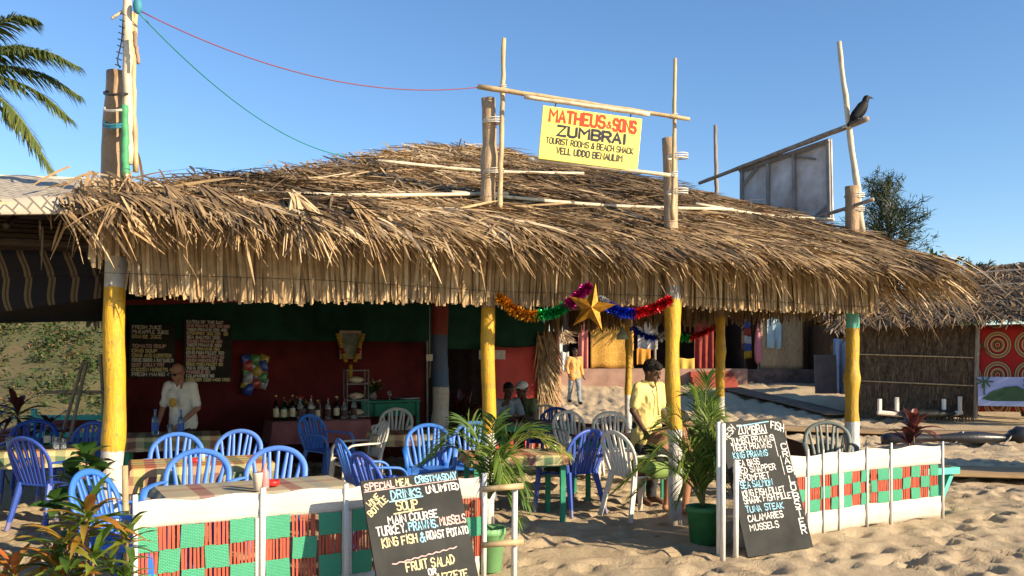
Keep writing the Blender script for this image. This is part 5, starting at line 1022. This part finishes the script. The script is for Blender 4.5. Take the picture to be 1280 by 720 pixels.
# ------------------------------------------------------------------ people
from mathutils import noise as mnoise
def V3(*a): return Vector(a)
def person(label, loc, rotz, J, skin, shirtm=None, trousm=None, hair='short', sleeve=.62, shirt_len=.0, face=(0, -1, 0), sc=1.0, bare=False, hairm=None, fem=False, collar=False):
    """J: joints in the person's own frame (facing -y): pelvis chest neck head and, with l/r, shoulder elbow wrist hip knee ankle"""
    f = Vector(face).normalized(); hd = J['head']; up = Vector((0, 0, 1)); rt = f.cross(up).normalized(); up2 = rt.cross(f)
    M3 = Matrix((rt, -f, up2)).transposed()
    hp = lambda x, y, z: hd + M3 @ Vector((x, y, z))          # x right, y back, z up in the head's frame
    sh_ax = (J['rshoulder'] - J['lshoulder']).normalized(); pr = []
    wst = J['pelvis'].lerp(J['chest'], .45)
    for s_ in (-1, 1):
        pr += [('c', J['pelvis'] + sh_ax * .055 * s_, .112, wst + sh_ax * .045 * s_, .098), ('c', wst + sh_ax * .045 * s_, .098, J['chest'] + sh_ax * .065 * s_, .112), ('c', J['chest'] + sh_ax * .06 * s_, .108, J['neck'] + sh_ax * .045 * s_ - V3(0, 0, .05), .055)]
    pr += [('c', J['neck'] - V3(0, 0, .04), .058, hp(0, .015, -.06), .05), ('e', hp(0, .012, .02), (.074, .094, .098), M3), ('e', hp(0, -.03, -.045), (.054, .06, .062), M3), ('c', hp(0, -.088, .012), .009, hp(0, -.108, -.022), .0145), ('c', hp(-.022, -.088, -.058), .009, hp(.022, -.088, -.058), .009), ('e', hp(0, -.072, -.092), (.026, .022, .02), M3), ('c', hp(-.036, -.083, .032), .010, hp(.036, -.083, .032), .010)]
    for s_ in (-1, 1): pr.append(('e', hp(.078 * s_, .01, -.005), (.012, .022, .032), M3))
    for c in 'lr':
        S_, E, Wr, H, K, A = [J[c + q] for q in ('shoulder', 'elbow', 'wrist', 'hip', 'knee', 'ankle')]
        pr += [('c', J['chest'].lerp(J['neck'], .5), .06, S_, .056), ('c', S_, .054, E, .038), ('c', E, .038, Wr, .025), ('c', H, .088, K, .055), ('c', K, .055, A, .036)]
        d = (Wr - E).normalized(); sd = J.get(c + 'palm', sh_ax.cross(d)); sd = (sd - d * sd.dot(d)).normalized(); nn = d.cross(sd)
        pr += [('c', Wr, .026, Wr + d * .045, .026)] + [('c', Wr + d * .02 + sd * .018 * q, .014, Wr + d * .082 + sd * .02 * q, .013) for q in (-1, 0, 1)]
        for k, ln_ in enumerate((.068, .078, .072, .056)):
            b0 = Wr + d * .085 + sd * (.030 - .02 * k); b1 = b0 + d * ln_ * .5 + nn * .012; pr += [('c', b0, .0095, b1, .009), ('c', b1, .009, b1 + d * ln_ * .42 + nn * .028, .0078)]
        b0 = Wr + d * .03 + sd * .03; b1 = b0 + d * .03 + sd * .03; pr += [('c', b0, .012, b1, .010), ('c', b1, .010, b1 + d * .03 + nn * .01, .0085)]
        ft = J.get(c + 'toe', A + Vector((0, -.17, -.05))); pr += [('c', A + V3(0, .02, -.04), .036, A.lerp(ft, .5) - V3(0, 0, .0), .036), ('c', A.lerp(ft, .5), .036, ft, .026)]
    if fem: pr += [('e', J['pelvis'] + V3(0, .02, 0), (.17, .135, .11))]
    body = blob('person', pr, .0085, skin, None, None, 4); body.location = loc; body.rotation_euler.z = rotz; body.scale = (sc,) * 3; tag(body, label, 'person')
    eye = MB(); 
    for s_ in (-1, 1): eye.sphere(hp(.031 * s_, -.086, .012), (.012, .008, .008), 8, 5, M3)
    eye.build('eyes', m_eye, body, smooth=True)
    if shirtm:
        sp = []; low = J['pelvis'] - V3(0, 0, shirt_len)
        for s_ in (-1, 1): sp += [('c', low + sh_ax * .06 * s_, .124 + shirt_len * .15, wst + sh_ax * .05 * s_, .112), ('c', wst + sh_ax * .05 * s_, .112, J['chest'] + sh_ax * .068 * s_, .123), ('c', J['chest'] + sh_ax * .06 * s_, .12, J['neck'] + sh_ax * .045 * s_ - V3(0, 0, .055), .064)]
        for c in 'lr':
            S_, E, Wr = J[c + 'shoulder'], J[c + 'elbow'], J[c + 'wrist']; sp += [('c', J['chest'].lerp(J['neck'], .5), .07, S_, .068), ('c', S_, .067, S_.lerp(E, min(1, sleeve)), .062)]
            if sleeve > 1: sp += [('c', E, .056, E.lerp(Wr, .88), .042)]
        o = blob('shirt', sp, .011, shirtm, body, None, 3)
        md = None
        for v in o.data.vertices: 
            q = v.co.copy(); k = mnoise.noise(Vector((q.x * 9 + 3, q.y * 9, q.z * 5 + q.x * 7))) * .016 + mnoise.noise(q * 24) * .006 - abs(mnoise.noise(Vector((q.x * 14, q.y * 14 + 9, q.z * 9)))) * .012; d = Vector((q.x, q.y, 0)); v.co = q + (d.normalized() if d.length > 1e-4 else d) * k
    if trousm:
        tp_ = [('c', J['pelvis'] + sh_ax * .05, .122, J['pelvis'] - sh_ax * .05, .122)]
        for c in 'lr': tp_ += [('c', J[c + 'hip'], .101, J[c + 'knee'], .071), ('c', J[c + 'knee'], .071, J[c + 'knee'].lerp(J[c + 'ankle'], .93), .058)]
        o = blob('trousers', tp_, .012, trousm, body, None, 3)
        for v in o.data.vertices: q = v.co.copy(); v.co = q + Vector((mnoise.noise(q * 13), mnoise.noise(q * 13 + Vector((5, 3, 1))), 0)) * .014
    if hair == 'curly': hpz = [('e', hp(0, .03, .05), (.092, .10, .092), M3), ('e', hp(0, -.035, .085), (.07, .055, .045), M3)]
    elif hair == 'short': hpz = [('e', hp(0, .028, .045), (.081, .092, .083), M3), ('e', hp(0, -.02, .082), (.066, .06, .036), M3)]
    elif hair == 'long': hpz = [('e', hp(0, .028, .045), (.086, .10, .088), M3), ('c', hp(0, .07, .02), .08, hp(0, .10, -.14), .06), ('c', hp(.03, .09, -.1), .05, hp(.03, .11, -.2), .03)]
    elif hair == 'stubble': hpz = [('e', hp(0, .05, .015), (.077, .066, .062), M3)]
    else: hpz = None
    if hpz:
        o = blob('hair', hpz, .009, hairm or m_hair, body, None, 2)
        if hair == 'curly':
            for v in o.data.vertices: v.co = v.co + Vector(np.random.default_rng(v.index).normal(0, .0045, 3))
    return body, hp, M3
m_eye = mat('eye', (.05, .04, .035), .3)
def stand(h=1.65, bow=0.0, armL=None, armR=None, stride=0.0):
    k = h / 1.65; J = dict(pelvis=V3(0, 0, .92), chest=V3(0, -.02 - bow * .5, 1.22), neck=V3(0, -.02 - bow, 1.40), head=V3(0, -.05 - bow * 1.35, 1.535 - bow * .25))
    for c, s_ in (('l', -1), ('r', 1)):
        J[c + 'shoulder'] = V3(.175 * s_, -.02 - bow * .8, 1.35); J[c + 'elbow'] = V3(.215 * s_, .0 - bow * .8, 1.08); J[c + 'wrist'] = V3(.225 * s_, -.08 - bow * .9, .86)
        y = stride * s_; J[c + 'hip'] = V3(.085 * s_, 0, .88); J[c + 'knee'] = V3(.095 * s_, -.02 - y * .55, .48); J[c + 'ankle'] = V3(.10 * s_, .02 - y, .085 + (.05 if y < 0 else 0))
    for c, a in (('l', armL), ('r', armR)):
        if a: J[c + 'elbow'], J[c + 'wrist'] = V3(*a[0]), V3(*a[1])
    return {q: v * k for q, v in J.items()}
m_ysh = mat('pale yellow shirt cloth', (.74, .60, .22), .85, .1, 5, .7, 13); m_trou = mat('dark trouser cloth', (.04, .04, .045), .9, .2)
# the waiter: stands behind post and seated woman, looks down to his left
b, hp, M3 = person('person standing in a pale yellow short sleeved shirt, looking down, beside the right front post', gp(808, 9.85), R(38), stand(1.60, .03, ((-.225, .0, 1.09), (-.20, -.16, .87)), ((.225, -.02, 1.09), (.17, -.2, .9))), m_skin_dark, m_ysh, m_trou, 'curly', .75, .13, (.25, -1, -.42))
mb = MB(); nk = V3(0, -.02 - .03, 1.40) * (1.60 / 1.65)
for s_ in (-1, 1): mb.grid(lambda u, v: (s_ * (.015 + .075 * u), nk.y - .085 + .12 * u + .01 - .02 * v * (1 - u), nk.z + .02 + .018 * u - .05 * v + .01 * u * v), 5, 3)
mb.box((.0, nk.y - .128, nk.z - .20), (.02, .012, .30), Euler((R(-4), 0, 0))); mb.build('collar', m_ysh, b, smooth=True, solid=.006)
# walking man far back
J = stand(1.7, 0.01, ((-.23, .03, 1.1), (-.24, -.14, .90)), ((.24, .06, 1.1), (.28, .02, .86)), .17)
p = gp(718, 26.5); b, hp, M3 = person('person in an orange shirt and grey jeans walking on the far sand', p, R(18), J, m_skin_dark, mat('orange shirt cloth', (.66, .33, .10), .85, .1, 6, .6, 13), mat('grey jeans', (.22, .25, .27), .9, .2, 8), 'short', 1.2, .1, (.2, -1, -.05))
mb = MB()
for c in 'lr': A = J[c + 'ankle']; mb.sphere(A + V3(0, -.07, -.035), (.05, .14, .05), 10, 7)
mb.build('shoes', m_black, b, smooth=True)
# bald man behind the left table
J = stand(1.58, .05, ((-.25, -.08, 1.06), (-.19, -.28, .84)), ((.26, -.06, 1.06), (.14, -.30, .85)))
p = gp(229, 11.2); b, hp, M3 = person('bald person in a white T-shirt and sunglasses leaning over a table at the back left', p, R(-14), J, mat('sunburnt skin', (.33, .16, .095), .5, .1), mat('white T-shirt cloth', (.72, .68, .58), .85, .1, 5, .7, 13), m_trou, 'stubble', .8, .06, (-.1, -1, -.4), hairm=mat('grey stubble', (.12, .10, .09), .9))
mb = MB(); 
for s_ in (-1, 1): mb.sphere(hp(.033 * s_, -.098, .014), (.03, .012, .021), 10, 6, M3); mb.tube([hp(.06 * s_, -.09, .016), hp(.08 * s_, .0, .016)], .005, 5)
mb.build('sunglasses', m_black, b, smooth=True)
cp_ = J['chest']; MB().sphere(cp_ + V3(.0, -.175, -.08), (.05, .014, .06), 12, 8).build('shirt_print', mat('orange print', (.62, .33, .05), .85, .4, 20), b, smooth=True)
def sit(h=1.65, lean=0.0, knee=.42, spread=.1, armL=None, armR=None, seat=.52):
    J = dict(pelvis=V3(0, .02, seat), chest=V3(0, -.02 - lean * .6, seat + .33), neck=V3(0, -.03 - lean, seat + .50), head=V3(0, -.07 - lean * 1.3, seat + .635))
    for c, s_ in (('l', -1), ('r', 1)):
        J[c + 'shoulder'] = V3(.175 * s_, -.02 - lean * .85, seat + .45); J[c + 'elbow'] = V3(.23 * s_, -.13 - lean, seat + .2); J[c + 'wrist'] = V3(.14 * s_, -.36 - lean, seat + .22)
        J[c + 'hip'] = V3(.09 * s_, 0, seat); J[c + 'knee'] = V3((.09 + spread * .6) * s_, -knee, seat - .01); J[c + 'ankle'] = V3((.09 + spread * .5) * s_, -knee + .04, .09)
    for c, a in (('l', armL), ('r', armR)):
        if a: J[c + 'elbow'], J[c + 'wrist'] = V3(*a[0]), V3(*a[1])
    return J
# bare backed woman in the white chair, leaning forward away from us
p = gp(810, 9.05); J = sit(1.62, .20, .42, .1, ((-.22, -.44, .50), (-.13, -.64, .60)), ((.22, -.44, .50), (.12, -.64, .62)), .50)
J.update(chest=V3(0, -.20, .77), neck=V3(0, -.36, .88), head=V3(0, -.47, .95), lshoulder=V3(-.17, -.31, .84), rshoulder=V3(.17, -.31, .84))
b, hp, M3 = person('person with long dark hair and bare tanned back leaning forward in a white chair', p, R(122), J, m_skin_tan, None, None, 'long', face=(.1, -1, -.25), fem=True)
blob('bikini_top', [('c', J['pelvis'].lerp(J['chest'], .55) + V3(-.06, .0, 0), .112, J['pelvis'].lerp(J['chest'], .55) + V3(.06, 0, 0), .112), ('c', J['pelvis'].lerp(J['chest'], .35) + V3(-.05, 0, 0), .112, J['pelvis'].lerp(J['chest'], .35) + V3(.05, 0, 0), .112)], .011, mat('black bikini cloth', (.02, .02, .022), .8), b, None, 3)
blob('green_wrap', [('e', J['pelvis'] + V3(0, .02, .02), (.19, .15, .115)), ('c', J['lhip'], .105, J['lknee'], .08), ('c', J['rhip'], .105, J['rknee'], .08)], .012, mat('green wrap cloth', (.20, .30, .08), .9, .2, 6, .2), b, None, 3)
# two men at the rear table
p = gp(629, 13.75); person('person in a grey shirt with short dark hair seated by the red tarpaulin', p, R(20), sit(1.65, .14), m_skin_dark, mat('grey shirt cloth', (.24, .27, .29), .9, .15), m_trou, 'short', .7, .05, (.05, -1, -.35), sc=1.0)
p = gp(660, 13.95); b, hp, M3 = person('person in a white cap and green top seated with back against a white chair', p, R(-35), sit(1.65, .08), m_skin_dark, mat('olive shirt cloth', (.16, .19, .08), .9, .2), m_trou, 'short', .55, .05, (-.3, -1, -.15))
cpm = mat('white cap cloth', (.66, .64, .60), .85, .1); blob('cap', [('e', hp(0, .01, .065), (.094, .108, .078), M3), ('e', hp(0, -.12, .055), (.07, .07, .012), M3)], .008, cpm, b, None, 3)
# head seen over the painted board
p = gp(1271, 22.75); person('person with black hair seated behind the painted board at the right edge', p, R(10), sit(1.6, .05, seat=.55), m_skin_dark, mat('pale shirt', (.5, .5, .48), .9), m_trou, 'short', .7)
# ------------------------------------------------------------------ plants
PALM = [(0, (.035, .075, .014)), (.4, (.09, .18, .03)), (.75, (.22, .30, .05)), (1, (.40, .38, .09))]
m_palm = leafmat('palm leaflets', PALM, .45, .42, .4); m_stem = mat('palm stalk', (.16, .19, .06), .6, .3)
def frond(path, nl, Lmax, w, tone, seed, rise=.3, droop=.25, ang=(65, 25), bare=.12):
    rr = np.random.default_rng(seed); P = curve_pts(path, 40); out = []; u = np.repeat(np.linspace(bare, .99, nl), 2); sg = np.tile((-1, 1), nl)
    base = np.array([P[int(x * 40)].lerp(P[min(int(x * 40) + 1, 40)], x * 40 % 1) for x in u]); tan = unit(np.array([P[min(int(x * 40) + 1, 40)] - P[max(int(x * 40) - 1, 0)] for x in u]))
    side = unit(np.cross(tan, np.array((0, 0, 1.)))); upv = np.cross(side, tan); th = np.radians(ang[0] + (ang[1] - ang[0]) * u) * rr.uniform(.85, 1.15, 2 * nl)
    dr = tan * np.cos(th)[:, None] + side * (sg * np.sin(th))[:, None] + upv * (rise + rr.normal(0, .08, 2 * nl))[:, None]
    L_ = Lmax * np.interp(u, [0, .15, .45, .8, 1], [.45, .8, 1, .7, .3]) * rr.uniform(.85, 1.1, 2 * nl)
    return leaf_arrays(base, dr, upv + side * (sg * .4)[:, None], L_, w, droop * rr.uniform(.6, 1.4, 2 * nl), np.clip(tone + rr.normal(0, .13, 2 * nl), 0, 1), 'lance', 4), P
def palm_plant(name, label, cat, loc, fronds_, pot=None, seed=0, nl=30, w=.02):
    t = thing(name, label, cat, loc); lv = []; st_ = MB()
    for k, (path, Lm, tone, kw) in enumerate(fronds_): a, P = frond(path, nl, Lm, w, tone, seed + k, **kw); lv.append(a); st_.tube(P[::2], [.010 * (1 - .8 * i / 20) + .001 for i in range(21)], 5)
    V, f, q = join_arrays(lv); npmesh('fronds', V, f, m_palm, t, tone=q); st_.build('stems', m_stem, t, smooth=True)
    if pot:
        r_, h_, m = pot; po = MB().lathe([(r_ * .78, 0), (r_ * .98, h_ * .85), (r_ * 1.06, h_ * .86), (r_ * 1.08, h_), (r_ * .98, h_), (r_ * .93, h_ * .86)], n=20, top=False).build('pot', m, t, smooth=True); MB().lathe([(.01, 0), (r_ * .95, .002)], (0, 0, h_ * .86), 16).build('soil', mat('potting soil', (.06, .04, .03), .95), po)
    return t
pr_ = random.Random(5)
# right potted palm
fr = []
def pth(dx, dy, h, top=.25, z0=.32): return [(0, 0, z0), (dx * .18, dy * .18, z0 + h * .55), (dx * .55, dy * .55, z0 + h * .95), (dx, dy, z0 + h * (1 - top))]
for dx, dy, h, top, tone in ((.06, .1, 1.08, -.05, .55), (-.12, .05, .98, .0, .5), (.12, -.1, .85, .05, .6), (-.72, -.15, .50, .55, .62), (-.55, -.2, .62, .4, .55), (-.48, .2, .72, .2, .45), (.16, .2, .9, .1, .5), (.2, .1, .62, .15, .55), (.05, -.25, .78, .1, .7), (-.3, -.3, .55, .35, .65), (.14, .3, .95, .1, .4), (-.28, -.25, .35, .8, .5), (.1, -.28, .4, .5, .45), (-.05, .1, 1.0, 0, .62), (.08, -.3, .5, .4, .35), (-.4, .0, .85, .15, .55), (-.62, .1, .35, .8, .5), (-.8, .05, .42, .75, .6)):
    fr.append((pth(dx, dy, h, top), pr_.uniform(.24, .34), tone, dict(rise=.35, droop=.3, ang=(52, 18), bare=.22)))
palm_plant('potted_palm', 'feathery potted palm in a dark green pot beside the fish menu board', 'potted plant', gp(879, 7.75), fr, (.145, .33, mat('dark green pot', (.05, .22, .08), .5, .25, 5)), 100, 28, .015)
# left potted palm
fr = []
for dx, dy, h, top, tone in ((.58, -.05, .50, .28, .8), (.46, .15, .55, .25, .6), (-.42, -.1, .52, .3, .35), (-.52, .0, .42, .35, .4), (-.3, .2, .6, .15, .3), (.12, -.25, .4, .6, .6), (.3, -.15, .2, 1.1, .45), (.3, -.15, .35, .8, .5), (.08, .2, .62, .2, .3), (.22, -.1, .1, 2.4, .4)):
    fr.append((pth(dx, dy, h, top, .55), pr_.uniform(.24, .32) * (1.3 if tone > .7 else 1), tone, dict(rise=.25, droop=.35, ang=(62, 25), bare=.2)))
palm_plant('potted_palm', 'potted palm in a pale green pot at the middle post, arching over the blue armchair', 'potted plant', gp(611, 6.75), fr, (.125, .33, mat('pale green pot', (.22, .48, .20), .5, .2, 5)), 140, 30, .017)
# crotons at the lower left
CRO = [(0, (.025, .06, .012)), (.3, (.09, .18, .025)), (.5, (.27, .29, .04)), (.7, (.42, .16, .03)), (1, (.50, .13, .04))]
m_cro = leafmat('croton leaves', CRO, .38, .32, .5, scale=9); m_dkleaf = leafmat('dark glossy leaves', [(0, (.012, .035, .010)), (.6, (.03, .085, .018)), (1, (.09, .15, .03))], .3, .15, .5); m_cord = leafmat('dark red leaves', [(0, (.03, .012, .012)), (.6, (.10, .022, .02)), (1, (.22, .05, .035))], .4, .15, .5)
def rosette(o, n, L, w, seed, up=.5, tone=(.2, .9), droop=.45):
    rr = np.random.default_rng(seed); a = np.arange(n) * 2.4 + rr.uniform(0, .5, n); el = up + .9 * (np.arange(n) / n - .4) + rr.normal(0, .12, n); d = np.stack([np.cos(a) * np.cos(el), np.sin(a) * np.cos(el), np.sin(el)], -1)
    return leaf_arrays(np.array(o)[None] + d * .01 + np.stack([0 * a, 0 * a, (np.arange(n) / n - .5) * .12], -1), d, np.array((0, 0, 1.)) + rr.normal(0, .15, (n, 3)), L * rr.uniform(.7, 1.15, n), w * rr.uniform(.8, 1.15, n), droop * rr.uniform(.5, 1.4, n), np.clip(rr.uniform(tone[0], tone[1], n), 0, 1), 'lance', 6, .35)
def shrub(name, label, loc, heads, m, L, w, n, seed, tone=(.2, .9), up=.5, cat='plant', droop=.45, pot=None):
    t = thing(name, label, cat, loc); lv = []; sb_ = MB()
    for k, (x, y, z) in enumerate(heads): lv.append(rosette((x, y, z), n, L, w, seed + k, up, tone, droop)); sb_.tube(curve_pts([(x * .3, y * .3, -.05), (x * .7, y * .7, z * .5), (x, y, z)], 6), [.014, .013, .012, .011, .01, .009, .008], 6)
    V, f, q = join_arrays(lv); npmesh('leaves', V, f, m, t, tone=q, smooth=True); sb_.build('stems', m_wood, t, smooth=True)
    if pot: MB().lathe([(pot[0] * .8, 0), (pot[0], pot[1])], n=16).build('pot', pot[2], t, smooth=True)
    return t
shrub('croton', 'tall croton with long orange and green leaves at the foot of the thick post', gp(114, 5.0), [(-.02, 0, .66), (.06, -.1, .48), (-.18, .0, .44), (-.05, -.15, .30), (.0, -.06, .72), (-.1, -.1, .56)], m_cro, .31, .058, 14, 200, (.1, .72))
shrub('croton', 'low croton with yellow green leaves at the left end of the long fence', gp(163, 5.05), [(-.02, 0, .58), (.02, -.12, .36), (-.1, -.02, .42)], m_cro, .25, .05, 14, 220, (.1, .6))
shrub('croton', 'low reddish croton spreading at the bottom left corner', gp(52, 5.1), [(.06, 0, .46), (-.1, -.1, .36), (.2, -.15, .36), (-.25, .05, .28)], m_cro, .33, .055, 13, 240, (.25, 1))
shrub('broadleaf_shrub', 'dark glossy leaved shrub behind the tall croton and left of the thick post', gp(98, 6.5), [(.06, 0, .86), (-.05, .05, .72), (.08, -.05, .6), (-.15, .0, .52), (.1, .1, .7)], m_dkleaf, .22, .12, 11, 260, (.2, 1))
shrub('cordyline', 'dark red cordyline plant rising behind the right fence', gp(1140, 9.5), [(.02, 0, .86), (-.03, .0, .72)], m_cord, .42, .08, 17, 280, (.1, .9), .75, pot=(.16, .3, m_black))
shrub('cordyline', 'dark red cordyline in the shade beside the thick red and blue post', gp(573, 14.2), [(0, 0, .75), (-.1, 0, .5), (.15, 0, .6)], m_cord, .75, .09, 14, 300, (0, .6), .85)
shrub('broadleaf_shrub', 'dark shrub in the shade under the lean-to behind the left table', gp(22, 11.6), [(0, 0, .9), (-.4, .1, .6), (.4, 0, .7), (.1, 0, .5)], m_cord, .55, .08, 16, 320, (0, .6), .5)
# coconut palm beyond the left edge
m_coco = leafmat('coconut leaflets', [(0, (.03, .05, .012)), (.5, (.085, .12, .03)), (.8, (.19, .19, .05)), (1, (.36, .28, .09))], .45, .25, .4)
cb = at(-60, 92, 14.0); ct = thing('coconut_palm', 'coconut palm whose fronds reach in at the top left corner', 'palm tree', (cb.x, cb.y, 0)); lv = []; stm = MB(); hz_ = cb.z
k = 0
for az, el, L_ in ((4, 52, 2.1), (-4, 22, 2.3), (8, 12, 2.0), (3, -2, 1.9), (10, -34, 2.1), (-12, -22, 1.8), (16, 38, 1.7), (150, 30, 2), (200, 10, 2), (250, 20, 2), (100, 40, 2), (170, -20, 2), (120, 5, 2), (-120, 50, 1.9), (215, 45, 1.7)):
    a, e = R(az), R(el); d_ = V3(math.cos(a) * math.cos(e), math.sin(a) * math.cos(e), math.sin(e)); p0 = V3(0, 0, hz_); path = [p0, p0 + d_ * L_ * .35, p0 + d_ * L_ * .7 - V3(0, 0, .12 * L_), p0 + d_ * L_ * .98 - V3(0, 0, .34 * L_)]
    q, P = frond(path, 88, .46, .034, .5, 400 + k, rise=.05, droop=.5, ang=(70, 35), bare=.1); lv.append(q); stm.tube(P[::2], [.03 * (1 - .85 * i / 20) + .002 for i in range(21)], 6); k += 1
V, f, q = join_arrays(lv); cr = npmesh('crown', V, f, m_coco, ct, tone=q); stm.build('frond_ribs', m_stem, ct, smooth=True)
MB().tube(curve_pts([(-.7, .2, -.2), (-.5, .1, 2), (-.2, 0, 4.2), (0, 0, hz_)], 20), [.2 - .08 * i / 20 for i in range(21)], 10).build('trunk', m_grey_log, ct, smooth=True)
# casuarina and other trees behind
m_cas = leafmat('casuarina needles', [(0, (.018, .03, .014)), (.5, (.04, .06, .026)), (.85, (.08, .10, .04)), (1, (.12, .13, .055))], .6, .15, .2)
def wispy_tree(name, label, loc, H, rad, seed, ncl, m, needle=(.35, .025), nn=70, crown0=.45):
    t = thing(name, label, 'tree', loc); rr = np.random.default_rng(seed); MB().tube(curve_pts([(0, 0, -.2), (.1, 0, H * .4), (-.05, .1, H * .7), (0, 0, H * .95)], 14), [.03 * H * (1 - .9 * i / 14) / 2 + .01 for i in range(15)], 8).build('trunk', m_grey_log, t, smooth=True); br = MB(); lv = []
    for k in range(ncl):
        u = crown0 + (1 - crown0) * rr.random() ** .9; a = rr.uniform(0, 6.28); q0 = (u - crown0) / (1 - crown0); rmax = rad * (.45 + .7 * math.sin(3.14 * min(1, q0 * .75 + .18))) * rr.uniform(.3, 1.1); p0 = V3(0, 0, H * (u - .08)); p1 = V3(math.cos(a) * rmax, math.sin(a) * rmax, H * u + rr.uniform(-.2, .35) * rmax)
        br.tube([p0, p0.lerp(p1, .5) + V3(0, 0, .05), p1], [.03, .02, .006], 5); n = nn; uu = rr.uniform(.25, 1.05, n); base = np.array([p0.lerp(p1, x) for x in uu]) + rr.normal(0, .12 * rad * .5, (n, 3)); d = unit(np.array(p1 - p0)) [None] * .7 + rr.normal(0, .6, (n, 3)) + (0, 0, .15)
        lv.append(leaf_arrays(base, d, rr.normal(0, 1, (n, 3)), rr.uniform(.5, 1.2, n) * needle[0], needle[1], .2, np.clip(rr.normal(.45, .1) + rr.normal(0, .18, n), 0, 1), 'needle', 2))
    br.build('branches', m_grey_log, t); V, f, q = join_arrays(lv); npmesh('crown', V, f, m, t, tone=q); return t
wispy_tree('casuarina_tree', 'feathery dark casuarina tree rising behind the right end of the roof', at(1112, 452, 42) - Vector((0, 0, .2)), 9.1, 1.75, 500, 84, m_cas, (.34, .036), 90, .5)
wispy_tree('broadleaf_tree', 'low green tree between the roof corner and the mandala hut', at(1160, 452, 40) - Vector((0, 0, .2)), 4.9, 1.6, 520, 90, m_scrub, (.3, .12), 80, .3)
wispy_tree('broadleaf_tree', 'thin bushy treetop just left of the casuarina, behind the roof', at(1218, 452, 55) - Vector((0, 0, .2)), 6.4, 1.2, 530, 60, m_cas, (.4, .06), 70, .3)
# unseen thatched sunshade, added beyond the right edge to cast its shadow on the sand
su = thing('unseen_sunshade', 'unseen round thatched sunshade on a pole, added beyond the right edge for its shadow', 'sunshade', (10.6, 11.2, 0)); MB().tube([(0, 0, -.2), (0, 0, 2.4)], .06, 8).build('pole', m_log, su); MB().lathe([(1.35, 1.85), (.7, 2.3), (.03, 2.7)], n=16).build('thatch_canopy', m_under, su)
